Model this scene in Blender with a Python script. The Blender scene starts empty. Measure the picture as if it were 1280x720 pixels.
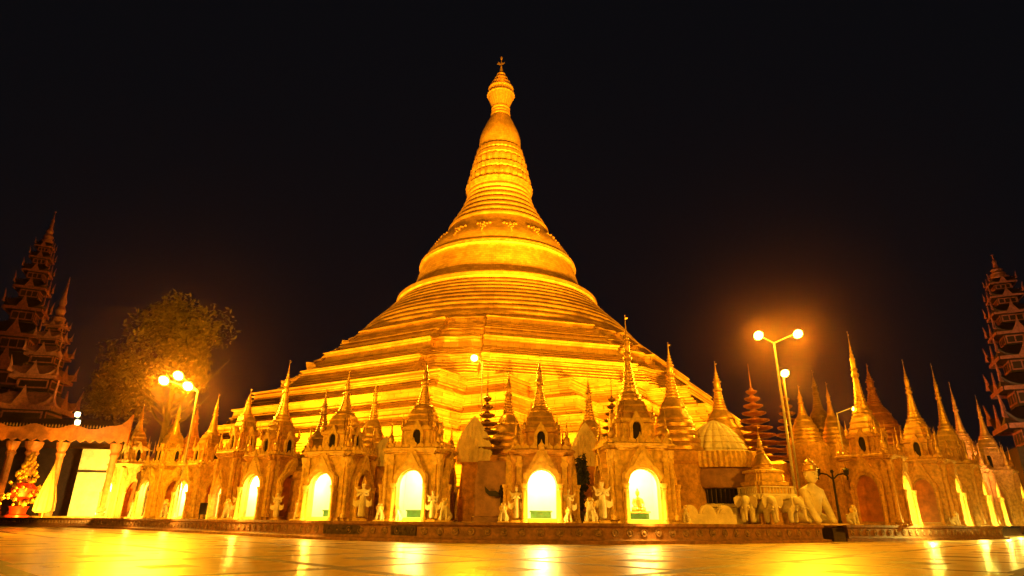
import bpy, math, random
from mathutils import Matrix, Vector
random.seed(7)
sc = bpy.context.scene
col = sc.collection
R = math.radians

# ------------------------------------------------------------------ camera
F = 780.0                                  # focal length in pixels of a 1280 wide frame
TILT = math.atan((651 - 360) / F)
ROLL = R(0.5)
CAMZ = 0.8
cd = bpy.data.cameras.new('camera'); cam = bpy.data.objects.new('camera', cd); col.objects.link(cam)
cd.sensor_width = 36; cd.lens = F / 1280 * 36; cd.clip_start = 0.05; cd.clip_end = 4000
cam.matrix_world = Matrix.Translation((0, 0, CAMZ)) @ Matrix.Rotation(math.pi / 2 + TILT, 4, 'X') @ Matrix.Rotation(ROLL, 4, 'Z')
sc.camera = cam

# ------------------------------------------------------------------ night sky
w = bpy.data.worlds.new('World'); sc.world = w; w.use_nodes = True
bg = w.node_tree.nodes['Background']
bg.inputs[0].default_value = (0.75, 0.85, 1.15, 1); bg.inputs[1].default_value = 0.0014
sc.view_settings.view_transform = 'Standard'; sc.view_settings.look = 'None'
sc.view_settings.exposure = 1.35; sc.view_settings.gamma = 1.0
sc.cycles.use_denoising = True
sc.cycles.max_bounces = 6; sc.cycles.diffuse_bounces = 3; sc.cycles.glossy_bounces = 3
sc.cycles.volume_bounces = 0; sc.cycles.sample_clamp_indirect = 4.0

SODIUM = (1.0, 0.41, 0.012)
HAZE = 0.00026
AX = Vector((-2.6, 105.0, 0.0))            # axis of the great stupa
FACE = R(15)                               # its diagonal side is turned this much to the right

def lamp(kind, loc, energy, color, size=0.3, aim=None, angle=60, blend=0.6, name='lamp_light', parent=None):
    d = bpy.data.lights.new(name, kind); o = bpy.data.objects.new(name, d); col.objects.link(o)
    d.energy = energy; d.color = color; d.shadow_soft_size = size
    o.location = loc
    if kind == 'SPOT':
        d.spot_size = R(angle); d.spot_blend = blend
        o.rotation_euler = (Vector(aim) - Vector(loc)).to_track_quat('-Z', 'Y').to_euler()
    if parent: o.parent = parent
    return o

def ring_pt(deg, rad, z):                   # a point round the stupa; 0 degrees faces the camera
    a = R(deg) + FACE * 0
    return (AX.x + rad * math.sin(a), AX.y - rad * math.cos(a), z)

FLOOD = 1.0
for dg in (-100, -72, -46, -22, 0, 22, 46, 72, 100):        # floodlights on the platform, behind the ring of shrines
    lamp('SPOT', ring_pt(dg, 57, 1.6), 56000 * FLOOD, SODIUM, 0.4, ring_pt(dg, 34, 14), 125, 0.9, 'terrace_floodlight')
for dg, e in ((-84, 70000), (-26, 100000), (0, 60000), (26, 100000), (84, 70000)):   # at the ring terraces and the bell
    lamp('SPOT', ring_pt(dg, 56, 2.5), e * FLOOD, SODIUM, 0.4, ring_pt(dg, 8, 40), 46, 0.9, 'bell_floodlight')
for dg in (-22, 4, 24):                                       # narrow floodlights aimed at the spire
    lamp('SPOT', ring_pt(dg, 60, 3), 300000 * FLOOD, SODIUM, 0.4, ring_pt(dg, 0, 66), 26, 0.8, 'spire_floodlight')
lamp('SPOT', ring_pt(3, 72, 5), 420000 * FLOOD, SODIUM, 0.4, ring_pt(0, 0, 84), 11, 0.8, 'crown_floodlight')
# added unseen fill lights behind the camera, brightening the stupa's upward slopes
lamp('SPOT', (-18, -22, 16), 190000 * FLOOD, SODIUM, 0.8, (-4, 100, 32), 38, 0.6, 'stupa_fill_light')
lamp('SPOT', (18, -22, 16), 145000 * FLOOD, SODIUM, 0.8, (0, 100, 32), 36, 0.6, 'stupa_fill_light')
# unseen fill lights over the plaza, for the shrine fronts
lamp('SPOT', (-30, 0, 10), 17000, SODIUM, 0.5, (-13, 34, 1), 66, 0.8, 'plaza_fill_light')
lamp('SPOT', (-6, -10, 12), 9500, SODIUM, 0.5, (2, 30, 2), 100, 0.8, 'plaza_fill_light')
lamp('SPOT', (30, 2, 11), 16000, SODIUM, 0.5, (22, 36, 3), 90, 0.8, 'plaza_fill_light')

# ------------------------------------------------------------------ pixel helpers (1280 x 720 photograph)
_c, _s = math.cos(TILT), math.sin(TILT)
def at(px, py, Y):
    x, y = px - 640, py - 360
    x, y = x * math.cos(ROLL) + y * math.sin(ROLL), -x * math.sin(ROLL) + y * math.cos(ROLL)
    k = -y / F
    z = Y * (k * _c + _s) / (_c - k * _s)
    return Vector((x / F * (Y * _c + z * _s), Y, z + CAMZ))
PT = 0.74                                  # top of the plinth
def on(px, Y, z=PT):                        # a spot on the plinth
    zr = z - CAMZ
    d = Y * _c + zr * _s
    py = 360 - F * (-Y * _s + zr * _c) / d
    return Vector(((px - 640 + (py - 360) * math.sin(ROLL)) / F * d, Y, z))

# ------------------------------------------------------------------ materials
M = {}
def mat(name, base, rough=0.6, metal=0.0, var=0.25, scale=4.0, bump=0.15, dark=None, spec=0.4, bscale=None):
    m = bpy.data.materials.new(name); m.use_nodes = True; nt = m.node_tree; N = nt.nodes; L = nt.links
    b = N['Principled BSDF']
    tc = N.new('ShaderNodeTexCoord')
    n1 = N.new('ShaderNodeTexNoise'); n1.inputs['Scale'].default_value = scale; n1.inputs['Detail'].default_value = 6; n1.inputs['Roughness'].default_value = .65
    L.new(tc.outputs['Object'], n1.inputs['Vector'])
    cr = N.new('ShaderNodeValToRGB'); L.new(n1.outputs['Fac'], cr.inputs['Fac'])
    dk = dark or tuple(c * (1 - var * 1.6) for c in base)
    hi = tuple(min(1, c * (1 + var * .5)) for c in base)
    cr.color_ramp.elements[0].position = .3; cr.color_ramp.elements[0].color = (*dk, 1)
    cr.color_ramp.elements[1].position = .68; cr.color_ramp.elements[1].color = (*hi, 1)
    L.new(cr.outputs['Color'], b.inputs['Base Color'])
    n2 = N.new('ShaderNodeTexNoise'); n2.inputs['Scale'].default_value = bscale or scale * 4; n2.inputs['Detail'].default_value = 5
    L.new(tc.outputs['Object'], n2.inputs['Vector'])
    mr = N.new('ShaderNodeMapRange'); mr.inputs['To Min'].default_value = max(.03, rough - .12); mr.inputs['To Max'].default_value = min(1, rough + .12)
    L.new(n2.outputs['Fac'], mr.inputs['Value']); L.new(mr.outputs['Result'], b.inputs['Roughness'])
    b.inputs['Metallic'].default_value = metal
    b.inputs['Specular IOR Level'].default_value = spec
    if bump:
        bp = N.new('ShaderNodeBump'); bp.inputs['Strength'].default_value = bump; bp.inputs['Distance'].default_value = .05
        L.new(n2.outputs['Fac'], bp.inputs['Height']); L.new(bp.outputs['Normal'], b.inputs['Normal'])
    M[name] = m
    return m

mat('gold_plate', (.62, .36, .07), .5, .45, .22, .55, .25, bscale=2.2)
def plate_seams(m):
    """courses of gold plates: thin seams, and each plate a little different"""
    nt = m.node_tree; N = nt.nodes; L = nt.links; b = N['Principled BSDF']
    tc = N.new('ShaderNodeTexCoord'); sp = N.new('ShaderNodeSeparateXYZ'); L.new(tc.outputs['Object'], sp.inputs[0])
    an = N.new('ShaderNodeMath'); an.operation = 'ARCTAN2'; L.new(sp.outputs[0], an.inputs[0]); L.new(sp.outputs[1], an.inputs[1])
    mu = N.new('ShaderNodeMath'); mu.operation = 'MULTIPLY'; L.new(an.outputs[0], mu.inputs[0]); mu.inputs[1].default_value = 24
    cb = N.new('ShaderNodeCombineXYZ'); L.new(mu.outputs[0], cb.inputs[0]); L.new(sp.outputs[2], cb.inputs[1])
    br = N.new('ShaderNodeTexBrick'); L.new(cb.outputs[0], br.inputs['Vector'])
    br.inputs['Scale'].default_value = 1; br.inputs['Brick Width'].default_value = 1.1; br.inputs['Row Height'].default_value = .42
    br.inputs['Mortar Size'].default_value = .022; br.inputs['Mortar Smooth'].default_value = .3; br.inputs['Bias'].default_value = -.1
    br.inputs['Color1'].default_value = (1, 1, 1, 1); br.inputs['Color2'].default_value = (.72, .66, .6, 1); br.inputs['Mortar'].default_value = (.42, .34, .28, 1)
    src = b.inputs['Base Color'].links[0].from_socket
    mx = N.new('ShaderNodeMix'); mx.data_type = 'RGBA'; mx.blend_type = 'MULTIPLY'; mx.inputs[0].default_value = 1
    L.new(src, mx.inputs[6]); L.new(br.outputs['Color'], mx.inputs[7]); L.new(mx.outputs[2], b.inputs['Base Color'])
    bp = N.new('ShaderNodeBump'); bp.inputs['Strength'].default_value = .5; bp.inputs['Distance'].default_value = .04; bp.invert = True
    L.new(br.outputs['Fac'], bp.inputs['Height']); L.new(b.inputs['Normal'].links[0].from_socket, bp.inputs['Normal']); L.new(bp.outputs['Normal'], b.inputs['Normal'])
plate_seams(M['gold_plate'])
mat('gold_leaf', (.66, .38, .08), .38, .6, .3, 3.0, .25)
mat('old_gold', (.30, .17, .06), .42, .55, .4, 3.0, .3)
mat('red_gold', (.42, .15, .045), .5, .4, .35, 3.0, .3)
mat('cream_plaster', (.74, .47, .10), .7, 0, .32, 4.5, .4)
mat('tan_plaster', (.56, .285, .05), .7, 0, .36, 4.5, .4)
mat('white_plaster', (.74, .64, .44), .7, 0, .2, 2.5, .25)
mat('rose_plaster', (.34, .18, .13), .75, 0, .35, 2.0, .3)
mat('niche_wall', (.85, .78, .55), .6, 0, .08, 3, .05)
mat('red_granite', (.26, .115, .05), .68, 0, .4, 5, .35)
mat('carved_stone', (.27, .15, .085), .7, 0, .5, 8, .5)
mat('dark_carving', (.06, .03, .02), .6, 0, .5, 10, .5)
mat('dark_wood', (.035, .016, .02), .55, 0, .4, 4, .35)
mat('tower_trim', (.36, .14, .14), .5, .1, .35, 4, .3)
mat('shade_black', (.008, .005, .004), .9, 0, .2, 3, 0)
mat('green_cloth', (.02, .13, .05), .6, 0, .3, 6, .1)
mat('dark_iron', (.02, .016, .014), .45, .5, .3, 8, .15)
mat('pole_metal', (.45, .40, .3), .4, .3, .15, 6, .05)
mat('orange_paint', (.52, .17, .03), .55, 0, .3, 3, .2)
mat('red_lacquer', (.42, .03, .015), .35, 0, .25, 4, .1)
mat('bark', (.07, .045, .03), .9, 0, .4, 6, .5)
mat('leaf_green', (.10, .072, .02), .55, 0, .5, 1.2, 0)
mat('dark_leaf', (.02, .028, .014), .6, 0, .5, 3, 0)
mat('bronze', (.10, .06, .03), .45, .5, .4, 6, .2)

def emis(name, color, strength):
    m = bpy.data.materials.new(name); m.use_nodes = True; nt = m.node_tree
    nt.nodes.remove(nt.nodes['Principled BSDF'])
    e = nt.nodes.new('ShaderNodeEmission'); e.inputs[0].default_value = (*color, 1); e.inputs[1].default_value = strength
    nt.links.new(e.outputs[0], nt.nodes['Material Output'].inputs[0]); M[name] = m
emis('lamp_glass', (1, .58, .06), 26)
emis('tube_glow', (1, .86, .42), 9)

def floor_material():
    m = bpy.data.materials.new('marble_paving'); m.use_nodes = True; nt = m.node_tree; N = nt.nodes; L = nt.links
    b = N['Principled BSDF']; tc = N.new('ShaderNodeTexCoord')
    def math_(op, a, bb=None, cc=None):
        n = N.new('ShaderNodeMath'); n.operation = op
        for i, v in enumerate((a, bb, cc)):
            if v is None: continue
            if isinstance(v, (int, float)): n.inputs[i].default_value = v
            else: L.new(v, n.inputs[i])
        return n.outputs[0]
    sp = N.new('ShaderNodeSeparateXYZ'); L.new(tc.outputs['Object'], sp.inputs[0])
    x, y = sp.outputs[0], sp.outputs[1]
    S = 6.0
    fx = math_('ABSOLUTE', math_('SUBTRACT', math_('FRACT', math_('DIVIDE', x, S)), .5))
    fy = math_('ABSOLUTE', math_('SUBTRACT', math_('FRACT', math_('DIVIDE', y, S)), .5))
    dm = math_('ADD', fx, fy)                        # diamond distance, 0 centre .. 1 corner
    core = math_('LESS_THAN', dm, .13)
    band = math_('MULTIPLY', math_('GREATER_THAN', dm, .44), math_('LESS_THAN', dm, .52))
    corner = math_('GREATER_THAN', dm, .9)
    inlay = math_('MAXIMUM', math_('MAXIMUM', core, band), corner)
    gx = math_('LESS_THAN', math_('ABSOLUTE', math_('SUBTRACT', math_('FRACT', math_('DIVIDE', x, S / 8)), .5)), .012)
    gy = math_('LESS_THAN', math_('ABSOLUTE', math_('SUBTRACT', math_('FRACT', math_('DIVIDE', y, S / 8)), .5)), .012)
    joint = math_('MAXIMUM', gx, gy)
    b.inputs['Specular IOR Level'].default_value = .22
    n = N.new('ShaderNodeTexNoise'); n.inputs['Scale'].default_value = 1.3; n.inputs['Detail'].default_value = 8; n.inputs['Distortion'].default_value = 1.2
    L.new(tc.outputs['Object'], n.inputs['Vector'])
    cr = N.new('ShaderNodeValToRGB'); L.new(n.outputs['Fac'], cr.inputs['Fac'])
    cr.color_ramp.elements[0].position = .32; cr.color_ramp.elements[0].color = (.27, .17, .045, 1)
    cr.color_ramp.elements[1].position = .6; cr.color_ramp.elements[1].color = (.46, .31, .10, 1)
    mx = N.new('ShaderNodeMix'); mx.data_type = 'RGBA'; L.new(inlay, mx.inputs[0]); L.new(cr.outputs['Color'], mx.inputs[6]); mx.inputs[7].default_value = (.07, .025, .01, 1)
    mj = N.new('ShaderNodeMix'); mj.data_type = 'RGBA'; L.new(joint, mj.inputs[0]); L.new(mx.outputs[2], mj.inputs[6]); mj.inputs[7].default_value = (.12, .08, .05, 1)
    L.new(mj.outputs[2], b.inputs['Base Color'])
    n2 = N.new('ShaderNodeTexNoise'); n2.inputs['Scale'].default_value = .7; n2.inputs['Detail'].default_value = 6
    L.new(tc.outputs['Object'], n2.inputs['Vector'])
    mr = N.new('ShaderNodeMapRange'); mr.inputs['To Min'].default_value = .2; mr.inputs['To Max'].default_value = .42
    L.new(n2.outputs['Fac'], mr.inputs['Value']); L.new(math_('ADD', mr.outputs['Result'], math_('MULTIPLY', inlay, .25)), b.inputs['Roughness'])
    n3 = N.new('ShaderNodeTexNoise'); n3.inputs['Scale'].default_value = 2.0; n3.inputs['Detail'].default_value = 4
    L.new(tc.outputs['Object'], n3.inputs['Vector'])
    bp = N.new('ShaderNodeBump'); bp.inputs['Strength'].default_value = .12; bp.inputs['Distance'].default_value = .02
    L.new(n3.outputs['Fac'], bp.inputs['Height']); L.new(bp.outputs['Normal'], b.inputs['Normal'])
    M['marble'] = m
floor_material()

# ------------------------------------------------------------------ mesh helpers
class MB:
    def __init__(s): s.v = []; s.f = []; s.x = None
    def add(s, vs, fs):
        o = len(s.v)
        for p in vs:
            p = Vector(p)
            s.v.append(s.x @ p if s.x else p)
        s.f += [tuple(i + o for i in f) for f in fs]
        return s
    def box(s, x0, x1, y0, y1, z0, z1):
        return s.add([(x0,y0,z0),(x1,y0,z0),(x1,y1,z0),(x0,y1,z0),(x0,y0,z1),(x1,y0,z1),(x1,y1,z1),(x0,y1,z1)],
                     [(3,2,1,0),(4,5,6,7),(0,1,5,4),(1,2,6,5),(2,3,7,6),(3,0,4,7)])
    def loft(s, rings, cap=True):            # rings: lists of equally many points
        n = len(rings[0]); vs = [p for r in rings for p in r]; fs = []
        for i in range(len(rings) - 1):
            for j in range(n):
                k = (j + 1) % n
                fs.append((i*n+j, i*n+k, (i+1)*n+k, (i+1)*n+j))
        if cap: fs.append(tuple(range(n-1, -1, -1))); fs.append(tuple((len(rings)-1)*n + j for j in range(n)))
        return s.add(vs, fs)
    def lathe(s, prof, seg=24, c=(0,0,0), sx=1, sy=1, mod=None, rot=0):   # prof: (z, r)
        rings = []
        for z, r in prof:
            r = max(r, 1e-4); ring = []
            for j in range(seg):
                a = 2*math.pi*j/seg + rot
                rr = r * (mod(a, z) if mod else 1)
                ring.append((c[0] + rr*math.cos(a)*sx, c[1] + rr*math.sin(a)*sy, c[2] + z))
            rings.append(ring)
        return s.loft(rings)
    def stack(s, poly, levels, c=(0,0,0)):    # poly: unit outline; levels: (z, half width)
        return s.loft([[(c[0]+x*h, c[1]+y*h, c[2]+z) for x, y in poly] for z, h in levels])
    def tube(s, p0, p1, r0, r1=None, seg=8):
        p0, p1 = Vector(p0), Vector(p1); r1 = r0 if r1 is None else r1
        q = (p1-p0).to_track_quat('Z', 'Y'); rings = []
        for p, r in ((p0, r0), (p1, r1)):
            rings.append([p + q @ Vector((r*math.cos(2*math.pi*j/seg), r*math.sin(2*math.pi*j/seg), 0)) for j in range(seg)])
        return s.loft(rings)
    def band(s, inner, outer, y0, y1):        # strip between two xz curves, extruded along y
        n = len(inner); vs = []
        for y in (y0, y1):
            vs += [(x, y, z) for x, z in inner] + [(x, y, z) for x, z in outer]
        fs = []
        for i in range(n-1):
            a, b, c_, d = i, i+1, n+i+1, n+i; o = 2*n
            fs += [(a, b, c_, d), (o+d, o+c_, o+b, o+a), (a, o+a, o+b, b), (d, c_, o+c_, o+d)]
        fs += [(0, n, 3*n, 2*n), (n-1, 3*n-1, 4*n-1, 2*n-1)]
        return s.add(vs, fs)
    def plate(s, pts, y0, y1):                # closed xz outline extruded along y
        n = len(pts)
        return s.add([(x, y0, z) for x, z in pts] + [(x, y1, z) for x, z in pts],
                     [tuple(range(n)), tuple(range(2*n-1, n-1, -1))] + [(i, n+i, n+(i+1) % n, (i+1) % n) for i in range(n)])
    def build(s, name, m, parent=None, label=None, loc=None, sharp=32, rotz=0):
        me = bpy.data.meshes.new(name); me.from_pydata([tuple(p) for p in s.v], [], s.f); me.validate(); me.update()
        bmfix(me)
        o = bpy.data.objects.new(name, me); col.objects.link(o)
        me.materials.append(M[m] if isinstance(m, str) else m)
        me.shade_smooth(); me.set_sharp_from_angle(angle=R(sharp))
        if parent: o.parent = parent
        if loc is not None: o.location = loc
        if rotz: o.rotation_euler.z = rotz
        if label: o['label'] = label
        return o

import bmesh
def bmfix(me):
    b = bmesh.new(); b.from_mesh(me); bmesh.ops.recalc_face_normals(b, faces=b.faces); b.to_mesh(me); b.free()

def thing(name, label, cat, loc, rotz=0, group=None, scale=1):
    o = bpy.data.objects.new(name, None); col.objects.link(o)
    o.location = loc; o.rotation_euler = (0, 0, rotz); o.scale = (scale,)*3; o.empty_display_size = .3
    o['label'] = label; o['category'] = cat
    if group: o['group'] = group
    return o
def tag(o, label, cat, group=None):
    o['label'] = label; o['category'] = cat
    if group: o['group'] = group
    return o
def dup(o, loc=None, rotz=None, label=None, parent=None, scale=None):
    c = o.copy(); col.objects.link(c)
    if parent: c.parent = parent
    if loc is not None: c.location = loc
    if rotz is not None: c.rotation_euler = (0, 0, rotz)
    if scale is not None: c.scale = (scale,)*3
    if label: c['label'] = label
    for ch in list(o.children): dup(ch, parent=c)
    return c

def redent(n=2, d=.14):                      # unit square whose corners step in n times
    q = []
    pts = [(1, 1 - n*d)]
    for i in range(n):
        x = 1 - (i+1)*d
        pts += [(x, 1 - (n-i)*d), (x, 1 - (n-i-1)*d)]
    # pts runs from the right side to the top side of the first quadrant
    for k in range(4):
        a = k*math.pi/2; c, s = round(math.cos(a)), round(math.sin(a))
        q += [(x*c - y*s, x*s + y*c) for x, y in pts]
    return q
RD2, RD3, SQ = redent(2, .13), redent(3, .12), [(1,-1),(1,1),(-1,1),(-1,-1)]
def ngon(n, rot=0): return [(math.cos(2*math.pi*i/n+rot), math.sin(2*math.pi*i/n+rot)) for i in range(n)]

def arch_pts(wd, spring, top, n=14, z0=0, ogee=0.0):
    """left foot - over the arch - right foot"""
    h = wd/2; p = [(-h, z0), (-h, spring)]
    for i in range(1, n):
        a = math.pi*(1 - i/n)
        x = h*math.cos(a); z = spring + (top-spring)*math.sin(a)
        z += ogee*(1-abs(x)/h)**3
        p.append((x, z))
    return p + [(h, spring), (h, z0)]

def arch_wall(mb, W_, H, wd, spring, top, y0, y1, z0=0):
    """wall panel with an arched opening"""
    inner = arch_pts(wd, spring, top, 14, z0)
    outer = []
    for x, z in inner:
        if z <= spring + 1e-6: outer.append((math.copysign(W_/2, x), z))
        else:
            outer.append((x / (wd/2) * W_/2, H) if z > spring else (x, H))
    # corners of the panel
    inner = inner[:2] + [inner[1]] + inner[2:-2] + [inner[-2]] + inner[-2:]
    outer = outer[:2] + [(-W_/2, H)] + outer[2:-2] + [(W_/2, H)] + outer[-2:]
    mb.band(inner, outer, y0, y1)

def flame_band(mb, wd, spring, top, t, y0, y1, peak, flames=5, amp=.12):
    """an arch surround that rises to a pointed gable with a flaming edge"""
    n = 40; inner = arch_pts(wd, spring, top, n); outer = []
    W2 = wd/2 + t
    for i, (x, z) in enumerate(inner):
        if i == 0 or i == len(inner)-1: outer.append((math.copysign(W2, x), z)); continue
        if i == 1 or i == len(inner)-2: outer.append((math.copysign(W2, x), z)); continue
        u = x/(wd/2); au = abs(u)
        zz = spring + (peak-spring)*(1-au)**.8 if au < 1 else spring
        zz = max(zz, spring + (top + t*.5 - spring)*math.sqrt(max(0, 1-(au*.93)**2)))
        fl = amp*abs(math.sin(au*flames*math.pi))*(1 if au > .06 else 0)
        outer.append((u*W2*(1+fl*.3), zz + fl))
    mb.band(inner, outer, y0, y1)

# ------------------------------------------------------------------ the ground and the plinths
mb = MB(); mb.add([(-240,-60,0),(240,-60,0),(240,240,0),(-240,240,0)], [(0,1,2,3)])
g = mb.build('ground', 'marble'); g['kind'] = 'structure'

hz = MB().box(-250, 250, -70, 250, -1.4, 99).build('haze', bpy.data.materials.new('glow_haze')); hz['kind'] = 'stuff'  # thin haze added so the lamps carry a glow
_m = hz.data.materials[0]; _m.use_nodes = True; _m.cycles.homogeneous_volume = True; _m.node_tree.nodes.clear()
_o = _m.node_tree.nodes.new('ShaderNodeOutputMaterial'); _v = _m.node_tree.nodes.new('ShaderNodeVolumePrincipled')
_v.inputs['Color'].default_value = (1, .5, .2, 1); _v.inputs['Density'].default_value = HAZE; _v.inputs['Anisotropy'].default_value = .96
_m.node_tree.links.new(_v.outputs[0], _o.inputs['Volume'])

_fp = [(-60,70),(0,64),(100,55),(200,44),(270,36.5),(335,32),(400,28.6),(520,26.2),(640,25.2),(760,25.4),(900,27.2),(1030,30.5)]
def yfront(px):
    for (a, ya), (b, yb) in zip(_fp, _fp[1:]):
        if px <= b: return ya + (yb-ya)*(px-a)/(b-a)
    return _fp[-1][1]
def gx(px, Y): return on(px, Y, 0.0)
front = [gx(p, y).to_2d() for p, y in _fp]

def offset_poly(pts, d):
    out = []
    n = len(pts)
    for i in range(n):
        a, b, c = Vector(pts[i-1]), Vector(pts[i]), Vector(pts[(i+1) % n])
        e1 = (b-a).normalized(); e2 = (c-b).normalized()
        n1 = Vector((e1.y, -e1.x)); n2 = Vector((e2.y, -e2.x))
        m = (n1+n2).normalized(); out.append(b + m * d / max(.4, m.dot(n1)))
    return out
def plinth(name, front, back, discs):
    poly = front + back                      # counter-clockwise seen from above
    prof = [(0, .30), (.12, .30), (.124, .05), (.14, .04), (.17, .01), (.2, .0), (.56, .0), (.60, .05), (.64, .10), (.74, .10), (.74, -.4)]
    mb = MB(); mb.loft([[(p.x, p.y, z) for p in offset_poly(poly, d)] for z, d in prof])
    o = mb.build(name, 'red_granite'); o['kind'] = 'structure'
    # carved medallions stand proud of the die
    mb = MB()
    for a, b in zip(front, front[1:]):
        e = b-a; Ln = e.length; k = max(1, int(Ln/.62))
        for i in range(k):
            p = a + e*((i+.5)/k); dr = e.normalized(); nn = Vector((dr.y, -dr.x))
            mb.x = Matrix.Translation((p.x, p.y, .40)) @ Matrix.Rotation(math.atan2(nn.y, nn.x), 4, 'Z') @ Matrix.Rotation(math.pi/2, 4, 'Y')
            mb.lathe([(-.02, .15), (.035, .15), (.05, .13), (.03, .105), (.028, .07), (.055, .03), (.056, .001)], 14)
            mb.x = None
    c = mb.build('medallion_frieze', discs, o)
    return o
back = [Vector(p) for p in ((17.5, 60), (19, 230), (-95, 230), (-95, 76))]
pl1 = plinth('plinth', front, back, 'carved_stone')
_f2 = [(1062, 32.4), (1160, 36.0), (1255, 40.5)]
front2 = [gx(p, y).to_2d() for p, y in _f2]
pl2 = plinth('plinth', front2, [Vector(p) for p in ((36, 50), (70, 100), (80, 230), (20.5, 230), (19.4, 60))], 'carved_stone')
def yfront2(px): return 32.4 + (40.5-32.4)*(px-1062)/(1255-1062)
# two carved dark relief panels let into the plinth die
for px0, px1 in ((404, 450), (489, 520)):
    a, b = gx(px0, yfront(px0)), gx(px1, yfront(px1)); e = (b-a); dr = e.normalized(); nn = Vector((dr.y, -dr.x, 0))
    mb = MB(); mb.x = Matrix.Translation((a+b)/2 + nn*.02) @ Matrix.Rotation(math.atan2(dr.y, dr.x), 4, 'Z')
    L_ = e.length; mb.box(-L_/2, L_/2, -.05, .03, .23, .60)
    for i in range(int(L_/.2)):
        x = -L_/2 + .1 + i*.2
        mb.lathe([(-.07, .001), (-.04, .07), (.0, .09), (.05, .05), (.09, .001)], 8, (x, -.05, .33 + .14*(i % 2)), 1, .6)
    mb.x = None
    mb.build('relief_panel', 'dark_carving', pl1)
# steps in the gap between the two plinths
mb = MB()
a, b = front[-1], front2[0]
for i in range(3):
    y = 31.8 + i*.5
    mb.box(gx(1034, y).x+.35, gx(1058, y).x, y, y+.5 if i < 2 else y+3, 0, .2*(i+1))
o = mb.build('stone_steps', 'dark_carving'); tag(o, 'dark steps in the gap between the two carved plinths', 'steps')

# ------------------------------------------------------------------ the great stupa
def oct_stair(a, n):                         # four flat sides, four sides cut into n steps
    c = (2 - math.sqrt(2))*a; pts = []
    q = [(a, a-c)]
    for i in range(n):
        u = a - (i+1)*c/n
        q += [(u, a-c + i*c/n), (u, a-c + (i+1)*c/n)]
    for k in range(4):
        ang = k*math.pi/2; cs, sn = round(math.cos(ang)), round(math.sin(ang))
        pts += [(x*cs - y*sn, x*sn + y*cs) for x, y in q]
    return pts
def oct_redent(a, d=.035):                   # regular octagon, each corner stepped
    pts = []
    for k in range(8):
        th = k*math.pi/4
        h = a*math.tan(math.pi/8)
        def P(u, v): return (u*math.cos(th) - v*math.sin(th), u*math.sin(th) + v*math.cos(th))
        e = d*a
        pts += [P(a-2*e, -h+.6*e), P(a-e, -h+2.2*e), P(a-e, -h+3.4*e), P(a, -h+3.4*e), P(a, h-3.4*e), P(a-e, h-3.4*e), P(a-e, h-2.2*e), P(a-2*e, h-.6*e)]
    return pts
def turn(p, ang):
    c, s = math.cos(ang), math.sin(ang); return [(x*c - y*s, x*s + y*c) for x, y in p]

ST = thing('great_stupa', 'huge golden stupa with stepped terraces, ringed bell and slender crowned spire', 'stupa', (AX.x, AX.y, PT))
ST.location.z = 0
rot0 = -math.pi/2 + FACE + math.pi/4
def bands(levels):
    """break each long slope into fine steps"""
    out = [levels[0]]
    for (z0, a0), (z1, a1) in zip(levels, levels[1:]):
        if z1 - z0 > .75 and a0 - a1 > .3:
            n = max(3, round((z1-z0)/.42))
            for i in range(n):
                t0, t1 = i/n, (i+1)/n
                zz0, zz1 = z0 + (z1-z0)*t0, z0 + (z1-z0)*t1
                am = a0 + (a1-a0)*(t0+.25/n)
                out += [(zz0 + (zz1-zz0)*.62, am), (zz0 + (zz1-zz0)*.7, am + .07), (zz0 + (zz1-zz0)*.92, am + .07)]
            out.append((z1, a1))
        else: out.append((z1, a1))
    return out
low = [(.70,45.5),(2.4,45.5),(2.5,44.8),(4.6,43.9),(4.65,44.4),(4.9,44.4),(4.95,44.1),(5.8,44.1),(5.85,44.5),(6.05,44.5),(6.15,42.9),
       (8.0,41.7),(8.05,42.1),(8.25,42.1),(8.3,41.8),(9.1,41.8),(9.15,42.2),(9.35,42.2),(9.45,40.9),
       (10.5,40.1),(10.55,40.5),(10.75,40.5),(10.8,40.2),(11.3,40.2),(11.35,40.6),(11.5,40.6),(11.6,39.4),
       (12.5,38.6),(12.55,39.1),(12.7,39.1),(12.75,38.8),(13.5,38.8),(13.55,39.2),(13.75,39.2),(13.85,37.9),
       (15.0,37.0),(15.05,37.4),(15.2,37.4),(15.25,37.1),(15.5,37.1),(15.55,37.5),(15.7,37.5),(15.75,37.2),(15.95,37.2),(16.0,37.6),(16.15,37.6),(16.2,36.3)]
def part_stair(name, lv, n):
    MB().loft([[(x, y, z) for x, y in turn(oct_stair(a*(1 - .034*max(0, (z-9)/7.2)), n), rot0)] for z, a in bands(lv)]).build(name, 'gold_plate', ST, sharp=25)
part_stair('lower_terrace', low[:11], 4)
part_stair('lower_terrace', [(6.1,43.0)] + low[11:27], 4)
part_stair('lower_terrace', [(11.55,39.5)] + low[27:], 4)
up = [[(16.1,36.0),(18.3,34.0),(18.35,34.4),(18.5,34.4),(18.55,34.1),(18.85,34.1),(18.9,34.5),(19.05,34.5),(19.15,33.3)],
      [(19.1,33.4),(20.7,31.0),(20.75,31.5),(20.95,31.5),(21.0,31.2),(21.85,31.2),(21.9,31.6),(22.1,31.6),(22.2,30.2)],
      [(22.15,30.2),(23.0,29.0),(23.05,29.4),(23.2,29.4),(23.25,29.1),(23.6,29.1),(23.65,29.5),(23.8,29.5),(23.9,28.3)],
      [(23.85,28.4),(25.4,26.5),(25.45,26.9),(25.6,26.9),(25.65,26.7),(25.95,26.7),(26.0,27.0),(26.15,27.0),(26.25,25.9)]]
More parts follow.
